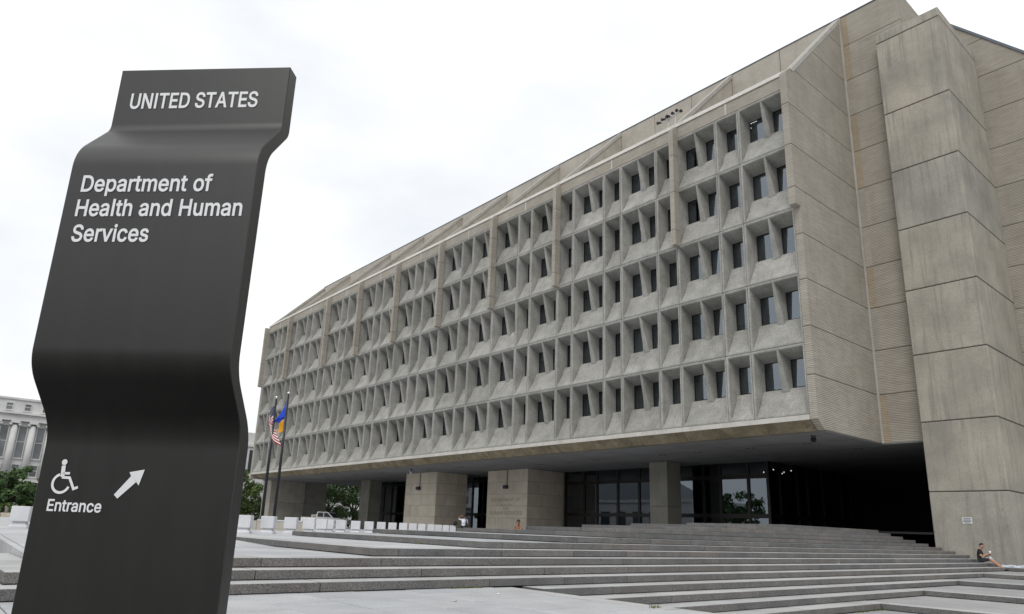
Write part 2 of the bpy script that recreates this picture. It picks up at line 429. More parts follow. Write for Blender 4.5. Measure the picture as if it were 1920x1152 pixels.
GLYPH_DATA = '''
A|480|-7,-16 190,525 288,525 487,-16 383,-16 272,297 265,317 257,341 248,367 239,398 228,433 210,495 267,495 249,433 238,397 229,366 220,340 213,317 206,297 97,-16 93,126 93,215 386,215 386,126 239,398 178,215 301,215 333,126 146,126|0,20,21 20,0,19 28,25,20 0,21,1 10,15,14 15,10,16 21,18,17 17,16,21 16,10,21 1,21,10 10,11,1 9,8,13 13,8,7 22,23,3 3,23,4 22,3,2 5,22,6 7,6,22 13,7,22 22,2,13 12,13,2 26,27,23 10,14,24 10,24,13 13,12,10 11,10,12 1,11,12 12,2,1 9,13,24 25,28,26 18,21,25 21,20,25 22,5,26 23,22,26 4,23,27 27,26,28 20,19,28
C|510|267,-23 222,-20 180,-8 141,11 107,37 78,69 55,108 37,152 27,201 24,254 27,308 37,356 55,401 78,439 107,472 141,498 180,517 222,528 267,532 294,531 320,527 345,520 369,511 392,499 412,484 431,467 448,448 462,427 474,403 483,378 494,332 396,332 388,360 382,373 376,385 367,396 358,406 348,415 336,422 324,428 311,433 297,437 282,439 268,439 240,437 215,430 192,418 172,402 155,382 140,357 129,327 122,293 120,254 122,215 129,181 140,152 155,127 172,106 193,90 216,79 240,72 268,69 282,70 297,72 310,76 324,81 336,87 348,94 358,103 367,112 376,123 382,136 388,149 396,177 493,177 483,131 474,106 462,82 448,61 431,42 413,25 392,10 370,-2 346,-11 321,-18 294,-22|7,6,55 55,54,7 8,7,54 54,53,8 9,8,53 53,52,9 52,51,9 10,9,51 51,50,10 11,10,50 50,49,11 12,11,49 49,48,12 13,12,48 1,59,2 59,58,2 46,45,16 45,17,16 0,61,60 85,63,62 85,62,0 61,0,62 18,44,43 43,42,18 42,19,18 0,60,1 59,1,60 17,45,44 44,18,17 2,58,3 58,57,3 4,3,57 5,4,57 57,56,5 6,5,56 55,6,56 13,48,47 14,13,47 15,14,47 47,46,15 46,16,15 40,20,41 39,21,40 20,40,21 64,84,83 65,64,83 83,82,65 66,65,82 39,38,22 21,39,22 77,76,71 72,71,76 76,75,72 73,72,75 75,74,73 30,29,31 32,31,29 29,28,32 33,32,28 28,27,33 66,82,81 67,66,81 81,80,67 68,67,80 80,79,68 69,68,79 79,78,69 70,69,78 78,77,70 77,71,70 33,27,34 27,26,34 35,34,26 26,25,35 36,35,25 25,24,36 37,36,24 24,23,37 38,37,23 22,38,23 63,85,84 84,64,63 19,42,41 41,20,19
D|502|219,-17 79,-16 79,74 214,74 251,76 283,83 310,95 332,111 350,131 364,156 374,185 380,218 383,255 380,292 374,325 364,354 350,378 333,398 311,414 286,426 256,433 220,435 77,435 77,525 226,525 275,522 320,511 361,493 396,468 425,436 448,398 465,355 475,308 478,255 475,203 465,155 448,111 425,73 395,42 359,16 317,-2 270,-13 141,525 141,-16 44,-16 44,525 141,435 141,74|45,44,22 22,23,45 0,3,43 2,43,47 0,43,1 43,2,1 44,1,2 22,44,2 22,2,46 22,46,42 23,22,42 41,5,4 24,20,25 19,18,26 5,41,40 40,6,5 25,20,19 19,26,25 41,4,0 3,0,4 20,24,21 42,21,24 37,36,8 9,8,36 36,35,9 10,9,35 35,34,10 11,10,34 34,33,11 33,12,11 12,33,13 33,32,13 14,13,32 32,31,14 15,14,31 31,30,15 16,15,30 30,29,16 17,16,29 29,28,17 27,17,28 6,40,39 7,6,39 39,38,7 38,37,7 37,8,7 17,27,18 26,18,27 21,42,46 2,47,46 43,3,47
E|419|44,-16 44,525 389,525 389,435 141,435 141,302 372,302 372,212 141,212 141,74 392,74 392,-16|0,9,8 1,0,8 8,5,1 5,4,1 9,0,11 11,10,9 5,8,7 7,6,5 3,2,4 1,4,2
F|410|44,-16 44,525 386,525 386,435 141,435 141,295 363,295 363,205 141,205 141,-16|9,8,0 8,5,0 1,0,5 3,2,4 5,8,7 7,6,5 1,5,4 4,2,1
H|517|44,-16 44,525 141,525 141,305 376,305 376,525 473,525 473,-16 376,-16 376,215 141,215 141,-17|0,11,10 1,0,10 10,3,1 3,2,1 9,8,7 7,6,9 4,9,6 6,5,4 3,10,9 9,4,3
I|220|60,-16 160,-16 160,526 60,526|0,1,2,3
L|393|44,-16 44,525 141,525 141,74 378,74 378,-16|1,0,3 3,0,5 5,4,3 1,3,2
M|628|44,-16 44,525 163,525 293,193 296,185 299,175 303,164 307,153 311,140 315,128 319,115 323,102 327,89 331,76 334,64 343,32 285,32 295,64 298,75 302,88 306,100 310,113 314,126 318,139 323,152 326,164 330,175 334,184 337,193 465,525 584,525 584,-16 488,-16 488,291 488,302 488,314 488,327 488,341 488,355 489,369 490,413 490,428 490,443 491,474 535,474 524,436 519,420 513,404 508,388 503,373 498,357 492,343 488,329 483,316 479,304 475,294 471,285 353,-17 275,-16 155,285 152,294 148,304 144,315 139,328 134,341 129,356 124,371 119,386 113,402 108,419 102,435 89,474 135,474 136,445 136,431 137,416 137,402 137,387 137,372 138,329 138,315 138,303 138,291 138,-16 315,128 488,330 138,331|69,70,1 70,71,1 1,0,67 67,68,1 69,1,68 81,80,65 64,65,80 80,79,64 65,64,78 66,65,78 78,77,66 67,66,77 77,76,67 68,67,76 76,75,68 69,68,75 75,74,69 70,69,74 74,73,70 73,72,70 71,70,72 59,3,60 61,60,3 6,20,7 8,21,22 7,20,21 21,8,7 20,6,19 5,19,6 3,59,4 19,5,18 0,83,82 67,0,82 66,67,82 65,66,82 81,65,82 64,79,86 78,64,86 63,62,78 62,61,78 61,3,78 73,74,2 72,73,2 71,72,2 1,71,2 24,10,11 23,9,10 10,24,23 25,12,26 12,25,11 24,11,25 56,55,28 55,54,28 12,13,26 56,28,27 46,47,30 45,46,30 30,44,45 31,30,48 30,47,48 45,44,43 31,48,33 48,49,33 49,50,33 34,33,50 35,34,50 50,51,35 36,35,51 38,37,51 51,50,38 39,38,50 50,49,39 49,48,39 40,39,48 48,47,40 47,46,40 41,40,46 46,45,41 42,41,45 45,43,42 31,33,32 51,37,85 53,52,37 37,38,53 54,53,38 28,54,38 41,42,29 42,43,29 43,44,29 44,30,29 16,58,57 57,15,16 17,16,15 15,14,17 18,17,14 14,13,18 19,18,13 13,12,19 20,19,12 12,11,20 21,20,11 11,10,21 22,21,10 10,9,22 22,9,84 9,23,84 38,39,28 74,75,2 77,78,3 3,2,75 75,76,3 76,77,3 8,22,84 40,41,29 29,28,40 39,40,28 37,52,85 36,51,85 15,57,56 14,15,56 13,14,56 56,27,13 27,26,13 58,16,59 16,17,59 17,18,59 4,59,18 5,4,18 63,78,86
N|523|44,-16 44,525 145,525 357,192 363,182 370,172 377,159 385,145 393,130 402,115 411,98 420,80 438,42 390,35 387,71 385,89 384,107 383,125 383,141 383,157 382,171 382,184 382,195 382,525 480,525 480,-16 378,-16 188,281 180,295 172,308 163,322 154,337 144,354 134,373 122,394 108,417 81,465 135,473 137,430 138,407 139,384 140,364 140,345 141,328 141,314 141,301 141,291 141,-16 383,149 140,363|1,0,36 33,34,42 41,40,33 34,33,40 40,39,34 35,34,39 39,38,35 38,37,35 36,35,37 47,46,0 36,0,46 35,36,46 46,45,35 45,44,35 34,35,44 44,43,34 42,34,43 41,33,49 40,41,32 32,31,40 39,40,31 31,30,39 36,37,2 1,36,2 5,4,17 6,5,17 17,18,6 12,25,11 25,24,11 12,11,13 14,13,11 15,14,11 11,10,15 16,15,10 10,9,16 25,12,26 12,13,26 4,3,16 17,4,16 16,9,17 9,8,17 18,17,8 8,7,18 18,7,48 48,7,19 7,8,19 20,19,8 21,20,8 8,9,21 22,21,9 9,10,22 10,11,22 11,24,22 23,22,24 13,14,26 37,38,2 30,29,39 3,2,38 28,27,3 3,38,29 38,39,29 29,28,3 6,18,48 16,3,27 27,26,14 14,15,27 15,16,27 33,42,49 32,41,49
O|533|267,-23 222,-20 180,-8 142,11 107,37 79,69 55,108 38,152 27,201 24,254 27,308 38,356 55,401 79,439 107,472 142,498 180,517 222,528 267,532 312,528 354,517 392,498 426,472 455,439 479,400 496,356 506,308 510,254 506,201 496,152 479,108 455,69 426,37 392,11 354,-8 312,-20 267,69 293,72 318,79 341,90 361,106 379,126 393,151 405,181 411,215 414,254 411,293 405,328 393,357 379,383 361,403 341,419 318,430 293,437 267,439 240,437 216,430 193,419 173,403 155,382 140,357 129,327 122,293 120,254 122,215 129,181 140,151 155,126 173,106 193,90 216,79 240,72|7,6,66 66,65,7 8,7,65 65,64,8 9,8,64 64,63,9 63,62,9 10,9,62 62,61,10 11,10,61 61,60,11 12,11,60 2,69,3 69,68,3 0,71,1 1,71,70 17,56,55 55,18,17 1,70,2 69,2,70 15,58,57 16,15,57 57,56,16 56,17,16 3,68,4 5,4,68 68,67,5 6,5,67 66,6,67 12,60,59 13,12,59 59,58,13 14,13,58 58,15,14 35,38,37 52,19,53 50,21,51 20,51,21 38,35,34 39,38,34 34,33,39 33,40,39 51,20,52 19,52,20 30,29,42 43,42,29 29,28,43 44,43,28 28,27,44 45,44,27 46,45,27 27,26,46 47,46,26 26,25,47 48,47,25 25,24,48 40,33,32 32,31,40 41,40,31 31,30,41 30,42,41 48,24,49 24,23,49 50,49,23 23,22,50 21,50,22 35,37,0 37,36,0 71,0,36 18,55,54 54,53,18 53,19,18
P|445|44,-16 44,525 236,525 274,523 310,515 340,502 366,484 388,463 404,437 416,409 423,379 425,348 423,316 416,286 404,258 388,232 366,211 340,193 310,180 274,172 236,169 93,169 93,259 232,259 255,260 274,264 289,271 301,279 311,289 318,301 324,315 327,330 328,348 327,365 324,380 318,394 311,406 301,416 289,424 274,430 255,434 232,436 141,436 141,-16 141,259 141,169|43,21,0 21,22,0 1,0,22 40,2,41 42,41,2 21,43,45 22,21,45 22,44,42 1,22,42 42,2,1 19,25,24 25,19,18 18,26,25 38,4,39 3,39,4 19,24,20 23,20,24 39,3,40 2,40,3 16,15,28 29,28,15 15,14,29 14,13,29 30,29,13 13,12,30 31,30,12 12,11,31 32,31,11 33,32,11 11,10,33 34,33,10 10,9,34 35,34,9 9,8,35 8,7,35 36,35,7 7,6,36 26,18,17 27,26,17 17,16,27 16,28,27 36,6,37 6,5,37 38,37,5 4,38,5 20,23,45 23,44,45 44,22,45
R|449|44,-16 44,525 236,525 275,523 310,516 341,503 367,486 388,466 405,441 417,414 424,384 426,352 424,320 417,291 405,263 388,239 367,219 340,202 310,190 275,183 236,181 80,181 80,272 233,272 256,273 275,276 291,282 303,289 312,298 319,308 324,321 328,335 329,352 328,369 324,384 319,397 312,408 302,417 290,425 275,431 256,434 232,436 141,436 141,-16 343,-16 203,246 313,246 456,-16 141,272 141,181 237,181 337,201|21,0,43 0,21,22 1,0,22 22,42,1 40,2,41 21,43,49 22,21,49 42,22,48 41,2,42 1,42,2 39,38,4 3,39,4 39,3,40 2,40,3 46,17,16 16,15,46 28,46,15 29,28,15 15,14,29 14,13,29 30,29,13 13,12,30 31,30,12 12,11,31 32,31,11 33,32,11 11,10,33 34,33,10 10,9,34 9,8,34 35,34,8 8,7,35 19,50,44 18,19,44 18,44,51 18,51,46 19,18,46 25,24,46 26,25,46 27,26,46 46,28,27 35,7,36 7,6,36 37,36,6 6,5,37 38,37,5 4,38,5 20,45,49 45,23,48 48,49,45 48,22,49 45,20,50 50,19,45 23,45,24 46,24,45 19,46,45 17,46,51 44,47,51
S|447|224,-25 186,-23 152,-17 121,-6 93,9 70,28 50,51 36,76 26,105 19,153 118,153 124,123 129,110 136,98 146,89 158,81 172,74 188,70 205,67 224,66 244,67 263,70 280,76 294,83 307,92 316,102 323,113 328,126 329,139 328,151 325,160 319,168 311,176 301,183 289,190 274,196 258,201 240,206 179,224 138,237 103,255 75,277 53,304 40,336 35,372 38,403 47,432 61,457 81,480 104,498 131,513 161,524 193,530 227,532 262,530 294,523 323,513 349,498 372,480 391,458 405,434 414,407 420,361 324,361 316,395 307,411 293,424 274,434 251,440 225,442 206,441 189,438 174,433 161,426 150,418 142,409 136,398 133,388 132,376 133,363 137,353 143,345 152,337 163,329 176,323 190,318 203,313 217,309 269,295 284,291 301,285 318,279 335,271 352,262 369,251 384,238 397,223 409,206 418,186 423,163 425,138 422,109 414,81 400,54 382,31 358,12 330,-4 298,-16 263,-23|6,5,13 13,12,6 7,6,12 12,11,7 8,7,11 11,10,8 9,8,10 42,41,80 43,42,80 80,79,43 44,43,79 79,78,44 45,44,78 78,77,45 46,45,77 77,76,46 47,46,76 0,19,18 0,18,1 17,1,18 87,86,38 85,38,86 52,71,70 1,17,2 16,2,17 38,85,39 85,84,39 83,39,84 51,72,71 71,52,51 2,16,3 16,15,3 4,3,15 15,14,4 5,4,14 13,5,14 39,83,40 83,82,40 41,40,82 82,81,41 80,41,81 47,76,75 48,47,75 75,74,48 49,48,74 74,73,49 50,49,73 73,72,50 72,51,50 108,21,20 89,88,36 37,36,88 21,108,107 22,21,107 34,91,35 91,90,35 36,35,90 89,36,90 68,67,55 54,68,55 103,102,26 27,26,102 102,101,27 28,27,101 101,100,28 100,99,28 29,28,99 99,98,29 30,29,98 98,97,30 97,96,30 62,61,63 22,107,106 23,22,106 106,105,23 24,23,105 105,104,24 25,24,104 104,103,25 103,26,25 30,96,31 96,95,31 32,31,95 95,94,32 94,93,32 33,32,93 93,92,33 34,33,92 91,34,92 63,61,64 61,60,64 60,59,64 65,64,59 59,58,65 66,65,58 58,57,66 57,56,66 67,66,56 55,67,56 108,20,0 19,0,20 87,38,37 37,88,87 68,54,69 54,53,69 70,69,53 52,70,53
T|449|15,435 15,525 433,525 433,435 273,435 273,-17 176,-16 176,435|1,0,7 3,2,4 5,4,6 7,6,4 4,2,7 1,7,2
U|517|259,-25 218,-22 180,-14 146,1 116,20 91,43 70,71 55,103 46,137 44,172 44,525 141,525 141,179 142,157 147,138 155,121 166,106 179,93 195,83 214,75 235,70 259,68 283,70 304,75 323,83 339,93 352,106 362,121 370,138 374,157 376,179 376,525 474,525 474,172 471,137 462,103 447,71 426,44 401,20 371,1 337,-14 300,-22|9,8,13 13,12,9 10,9,12 12,11,10 18,2,19 20,1,0 19,2,1 1,20,19 2,18,3 17,3,18 3,17,4 17,16,4 5,4,16 16,15,5 6,5,15 7,6,15 15,14,7 8,7,14 13,8,14 41,23,22 23,41,40 24,23,40 34,33,29 30,29,33 33,32,30 31,30,32 24,40,39 25,24,39 39,38,25 26,25,38 38,37,26 27,26,37 37,36,27 36,35,27 28,27,35 35,34,28 34,29,28 41,22,0 22,21,0 20,0,21
V|480|192,-16 -7,525 96,525 208,212 214,193 222,169 231,142 241,111 252,76 270,14 213,14 231,76 242,112 251,143 260,170 267,193 274,212 383,525 487,525 289,-16 241,110|0,3,1 2,1,3 6,11,7 11,6,5 0,10,11 11,5,0 5,4,0 3,0,4 13,12,8 8,14,13 19,18,16 18,17,16 9,19,8 14,8,19 15,14,19 19,16,15 10,0,19 19,9,10 9,8,10 11,10,8 11,8,20 8,12,20 7,11,20
a|389|160,-25 134,-23 110,-18 87,-10 67,2 49,17 34,36 23,57 16,81 14,108 15,131 20,152 29,170 40,185 54,197 69,207 86,215 103,222 122,227 140,230 158,234 176,236 198,239 216,241 232,243 243,245 252,247 257,249 258,250 258,251 259,256 259,256 258,269 256,280 252,289 247,296 241,302 232,307 222,311 210,313 196,314 180,313 167,311 156,307 145,302 137,296 130,289 124,282 119,275 109,254 18,281 37,321 51,341 68,359 87,372 107,383 128,391 150,397 172,400 194,401 209,400 225,398 243,395 260,391 278,384 295,374 311,362 325,346 337,328 346,306 351,280 353,252 353,-16 260,-16 260,35 282,35 281,34 273,23 263,13 252,2 238,-7 221,-14 203,-20 182,-24 170,62 189,63 206,67 220,73 232,81 241,91 249,102 255,113 258,125 259,139 260,157 281,173 273,169 264,166 255,164 245,162 234,160 223,158 213,156 202,155 193,154 185,153 178,152 164,150 152,147 140,143 130,139 122,134 116,128 112,122 109,115 108,105 109,96 112,88 115,82 120,77 127,72 136,68 146,65 157,63 260,10|6,5,118 118,117,6 7,6,117 117,116,7 8,7,116 116,115,8 9,8,115 115,114,9 10,9,114 11,10,114 114,113,11 12,11,113 13,12,113 113,112,13 14,13,112 112,15,14 51,50,49 49,48,51 83,85,84 21,106,105 83,84,0 123,0,84 20,107,106 106,21,20 57,42,41 41,58,57 0,123,1 122,1,123 18,109,108 19,18,108 108,107,19 107,20,19 43,42,56 42,57,56 1,122,2 122,121,2 3,2,121 121,120,3 4,3,120 120,119,4 5,4,119 118,5,119 15,112,111 16,15,111 111,110,16 17,16,110 110,109,17 109,18,17 51,48,47 52,51,47 47,46,52 53,52,46 46,45,53 54,53,45 45,44,54 55,54,44 44,43,55 43,56,55 103,22,104 22,103,102 102,101,22 101,23,22 39,60,40 59,40,60 24,100,99 86,81,80 23,101,100 100,24,23 62,61,38 39,38,61 60,39,61 76,77,72 75,76,72 95,75,72 72,71,95 72,77,73 77,78,73 78,77,74 77,76,74 76,75,74 92,91,75 75,95,92 93,92,95 94,93,95 28,27,95 95,71,28 29,28,71 30,29,71 31,30,71 71,70,31 32,31,70 70,69,32 33,32,69 69,68,33 78,74,124 80,79,74 86,80,74 87,86,74 88,87,74 89,88,74 74,75,89 90,89,75 75,91,90 24,99,98 25,24,98 98,97,25 97,96,25 26,25,96 96,95,26 95,27,26 33,68,34 68,67,34 35,34,67 67,66,35 66,65,35 36,35,65 65,64,36 37,36,64 64,63,37 38,37,63 62,38,63 85,83,82 82,81,85 81,86,85 21,105,104 104,22,21 40,59,41 58,41,59 74,79,124 73,78,124
c|396|207,-25 171,-22 138,-13 108,2 81,23 59,48 41,78 28,111 20,148 18,187 20,228 28,265 41,298 59,328 81,353 108,374 138,389 171,398 207,401 227,400 246,397 265,393 282,387 299,379 314,370 329,358 342,346 353,332 363,316 371,299 383,265 292,242 284,266 281,273 277,280 272,286 266,292 260,297 253,302 245,306 237,309 228,311 218,313 208,313 187,311 170,306 155,297 143,285 132,270 124,252 118,232 114,211 113,187 114,165 118,143 124,123 132,106 143,91 155,79 170,70 187,65 208,63 218,63 228,65 238,67 246,71 254,75 261,79 267,85 273,91 278,98 282,105 286,113 293,137 384,114 373,80 365,62 355,47 343,32 330,19 316,8 300,-2 283,-10 265,-17 247,-21 227,-24|6,5,56 56,55,6 7,6,55 55,54,7 8,7,54 54,53,8 9,8,53 53,52,9 52,51,9 10,9,51 51,50,10 11,10,50 50,49,11 12,11,49 0,61,60 41,19,42 85,62,0 61,0,62 18,44,43 43,42,18 42,19,18 0,60,1 2,1,60 59,2,60 16,45,44 17,16,44 44,18,17 2,59,3 59,58,3 4,3,58 58,57,4 5,4,57 56,5,57 12,49,48 13,12,48 48,47,13 14,13,47 47,46,14 15,14,46 46,45,15 45,16,15 64,63,84 64,84,83 65,64,83 40,39,21 20,40,21 76,75,72 73,72,75 75,74,73 30,29,31 32,31,29 29,28,32 65,83,82 66,65,82 82,81,66 67,66,81 81,80,67 68,67,80 80,79,68 69,68,79 79,78,69 70,69,78 78,77,70 71,70,77 77,76,71 76,72,71 32,28,33 28,27,33 34,33,27 27,26,34 35,34,26 26,25,35 36,35,25 25,24,36 37,36,24 24,23,37 38,37,23 23,22,38 39,38,22 21,39,22 84,63,85 62,85,63 40,20,41 19,41,20
d|424|195,-25 162,-22 131,-13 102,2 77,23 56,48 40,78 27,111 20,148 18,189 20,229 27,266 40,300 57,329 78,354 103,374 131,389 162,398 195,401 220,400 242,395 260,387 276,378 289,368 300,357 308,346 315,336 315,336 294,336 294,525 388,525 388,-16 296,-16 296,42 316,42 315,41 308,31 299,20 289,9 275,-1 260,-11 241,-19 219,-23 205,63 223,65 239,70 253,78 265,89 276,104 284,121 290,141 294,164 295,189 294,215 290,237 284,257 276,274 266,288 254,299 240,307 223,312 205,313 185,311 169,306 155,298 142,287 132,272 124,255 118,235 114,213 113,189 114,165 118,143 124,123 132,105 143,90 155,79 169,70 186,65 294,362 296,17|8,7,72 72,71,8 9,8,71 71,70,9 70,69,9 10,9,69 69,68,10 11,10,68 68,67,11 12,11,67 17,63,62 42,43,0 0,43,78 61,18,62 17,62,18 0,78,1 78,77,1 2,1,77 76,2,77 16,64,63 63,17,16 2,76,3 4,3,76 76,75,4 5,4,75 75,74,5 6,5,74 74,73,6 7,6,73 72,7,73 12,67,66 13,12,66 66,65,13 14,13,65 65,64,14 15,14,64 64,16,15 41,40,44 45,44,40 19,60,20 45,40,39 22,21,59 60,59,21 20,60,21 31,34,35 31,30,27 31,35,36 27,30,26 25,26,30 24,25,30 31,36,32 36,37,32 37,36,33 36,35,33 35,34,33 51,50,34 34,31,51 52,51,31 31,27,52 53,52,27 54,53,27 27,26,28 26,25,28 25,24,28 28,24,79 24,30,79 37,33,80 39,38,33 45,39,33 46,45,33 47,46,33 48,47,33 33,34,48 49,48,34 34,50,49 54,27,55 56,55,27 27,28,56 57,56,28 58,57,28 59,58,28 22,59,28 28,23,22 41,44,42 43,42,44 60,19,61 18,61,19 23,28,79 30,29,79 33,38,80 32,37,80
e|404|212,-25 174,-22 139,-13 108,2 81,23 59,48 41,78 28,111 20,147 18,187 20,226 28,263 40,297 58,327 80,352 106,373 136,389 169,398 205,401 228,400 250,396 271,390 293,380 312,368 331,353 347,334 361,312 373,288 381,260 386,228 388,194 388,153 58,153 58,237 373,231 295,172 292,224 288,244 282,262 275,277 265,290 253,300 240,308 224,312 205,314 186,312 170,307 156,300 143,289 132,277 124,262 118,246 114,229 112,210 112,178 114,153 118,132 125,113 135,98 146,86 159,76 175,69 193,64 213,63 225,63 237,65 248,68 258,73 266,78 274,84 280,92 286,101 296,125 387,102 373,65 362,45 347,28 330,12 310,0 289,-11 265,-19 239,-23 290,233 115,236 114,153|6,32,7 8,7,32 9,8,32 32,33,9 10,9,33 11,10,33 33,12,11 55,54,32 54,53,32 33,32,53 53,52,33 0,63,62 18,45,44 0,62,1 61,1,62 17,46,45 45,18,17 1,61,2 61,60,2 16,47,46 46,17,16 2,60,3 60,59,3 4,3,59 59,58,4 5,4,58 58,57,5 6,5,57 57,56,6 32,6,56 33,51,50 12,33,50 13,12,50 50,49,13 14,13,49 49,48,14 15,14,48 48,47,15 47,16,15 81,65,64 42,20,43 19,43,20 65,81,80 66,65,80 20,42,21 28,34,29 29,34,30 74,73,72 31,35,55 31,30,35 30,34,35 36,35,34 66,80,79 67,66,79 79,78,67 68,67,78 78,77,68 69,68,77 77,76,69 70,69,76 76,75,70 71,70,75 75,74,71 74,72,71 34,28,37 28,27,37 38,37,27 27,26,38 39,38,26 26,25,39 40,39,25 25,24,40 24,23,40 41,40,23 23,22,41 42,41,22 21,42,22 81,64,0 63,0,64 54,55,35 35,36,54 53,54,36 52,53,36 43,19,44 18,44,19 32,56,84 55,32,84 51,33,83 34,37,82 36,34,82 33,52,83 52,36,82 82,83,52 31,55,84
f|254|245,396 245,311 -10,311 -10,396 64,-16 64,432 66,455 72,476 82,495 95,511 110,524 128,534 147,541 167,545 187,546 202,546 214,545 226,543 235,541 243,539 263,531 238,447 219,454 216,455 211,456 207,457 201,457 195,457 181,456 172,453 167,449 162,442 159,432 158,418 158,-16 64,311 64,396 158,396 158,311|35,38,36 38,35,34 33,32,5 6,5,32 32,31,6 7,6,31 8,7,31 31,30,8 9,8,30 30,10,9 27,14,28 25,16,26 15,26,16 26,15,27 14,27,15 21,20,22 20,19,22 23,22,19 18,23,19 23,18,24 18,17,24 25,24,17 16,25,17 10,30,29 11,10,29 12,11,29 29,28,12 13,12,28 28,14,13 36,37,33 4,34,35 3,2,35 36,3,35 33,5,36 1,0,37 38,1,37 37,36,38
h|410|130,226 130,-16 36,-17 36,525 130,525 130,271 78,271 101,327 120,355 142,376 168,390 197,398 227,401 255,399 280,393 303,383 324,369 341,350 356,328 366,302 372,273 374,241 374,-16 280,-16 280,234 277,259 271,278 261,293 247,304 231,310 210,313 195,311 181,308 169,303 158,295 149,286 141,275 135,261 131,245 130,364|3,2,6 6,7,3 1,0,2 6,2,0 7,6,5 3,7,8 32,31,10 33,32,9 32,10,9 6,0,38 5,6,38 38,37,5 37,36,5 36,35,5 3,8,4 29,12,30 11,30,12 29,28,13 12,29,13 22,21,24 22,24,23 24,21,25 21,20,25 20,19,25 26,25,19 19,18,26 18,17,26 27,26,17 17,16,27 16,15,27 28,27,15 15,14,28 13,28,14 30,11,31 10,31,11 34,33,9 39,5,9 5,35,9 35,34,9 7,5,8 5,39,8 4,8,39
i|167|36,-17 36,396 130,396 130,-16 84,426 69,428 55,433 42,443 33,454 27,468 25,483 27,498 33,512 42,524 55,533 69,539 84,540 99,539 113,533 125,524 135,512 141,498 143,483 141,468 135,454 125,443 113,433 99,428|10,9,8 11,10,12 4,15,5 5,15,6 15,14,6 7,6,14 13,7,14 10,8,7 7,13,10 12,10,13 18,26,25 25,19,18 17,27,26 26,18,17 22,21,20 23,22,24 24,22,25 19,25,22 22,20,19 1,0,3 3,2,1 27,17,4 17,16,4 15,4,16
l|200|50,-16 150,-16 150,536 50,536|0,1,2,3
m|610|36,-17 36,396 128,396 129,279 85,279 98,321 108,340 120,356 133,371 149,382 165,391 183,398 201,401 220,403 249,399 276,389 299,373 317,351 329,326 343,278 290,278 303,319 312,337 325,354 339,368 356,380 374,390 394,397 415,401 437,403 461,401 483,396 505,386 525,373 541,357 555,336 565,312 571,285 573,256 573,-16 479,-16 479,253 477,275 471,289 462,300 449,308 435,312 418,314 405,313 393,310 382,305 373,299 366,291 360,282 355,272 353,260 352,247 352,-17 258,-16 258,259 256,275 250,288 242,299 230,307 216,312 199,314 188,313 176,310 165,306 156,299 147,291 140,281 135,269 131,255 130,237 130,-17 129,365 319,346|1,0,4 4,5,1 5,4,3 1,5,6 6,7,1 7,2,1 0,75,74 4,0,74 74,73,4 3,4,73 73,72,3 72,71,3 71,70,3 5,3,6 66,65,11 12,64,13 64,12,65 11,65,12 16,21,22 60,59,20 61,60,20 20,21,61 61,21,62 63,62,21 21,16,63 16,15,63 15,14,63 64,63,14 13,64,14 8,68,67 9,8,67 67,66,9 10,9,66 66,11,10 18,24,23 56,55,19 55,54,19 50,49,25 26,25,49 49,48,26 48,27,26 19,54,53 53,52,19 18,19,52 52,51,18 51,50,18 24,18,50 50,25,24 47,46,29 46,45,30 29,46,30 39,38,41 38,37,41 39,41,40 41,37,42 37,36,42 43,42,36 36,35,43 35,34,43 44,43,34 34,33,44 33,32,44 45,44,32 32,31,45 30,45,31 27,48,47 28,27,47 47,29,28 57,56,58 59,58,56 20,59,56 56,19,20 21,20,19 19,18,21 22,21,18 22,18,77 16,22,17 69,68,8 76,3,8 3,70,8 70,69,8 3,76,7 7,6,3 2,7,76 18,23,77 17,22,77
n|410|130,226 130,-16 36,-17 36,396 128,396 129,271 78,271 101,327 120,355 142,376 168,390 197,398 227,401 255,399 280,393 303,383 324,369 341,350 355,328 366,302 372,273 374,241 374,-16 280,-16 280,234 277,259 271,278 261,293 247,304 231,310 210,313 195,311 181,308 169,303 158,295 149,286 141,275 135,261 131,245 128,363|3,2,6 6,7,3 1,0,2 6,2,0 7,6,5 3,7,8 8,4,3 32,31,10 33,32,9 32,10,9 6,0,38 5,6,38 38,37,5 37,36,5 36,35,5 7,5,8 29,12,30 11,30,12 29,28,13 12,29,13 22,21,24 22,24,23 24,21,25 21,20,25 20,19,25 26,25,19 19,18,26 18,17,26 27,26,17 17,16,27 16,15,27 28,27,15 15,14,28 13,28,14 30,11,31 10,31,11 34,33,9 39,5,9 5,35,9 35,34,9 5,39,8 4,8,39
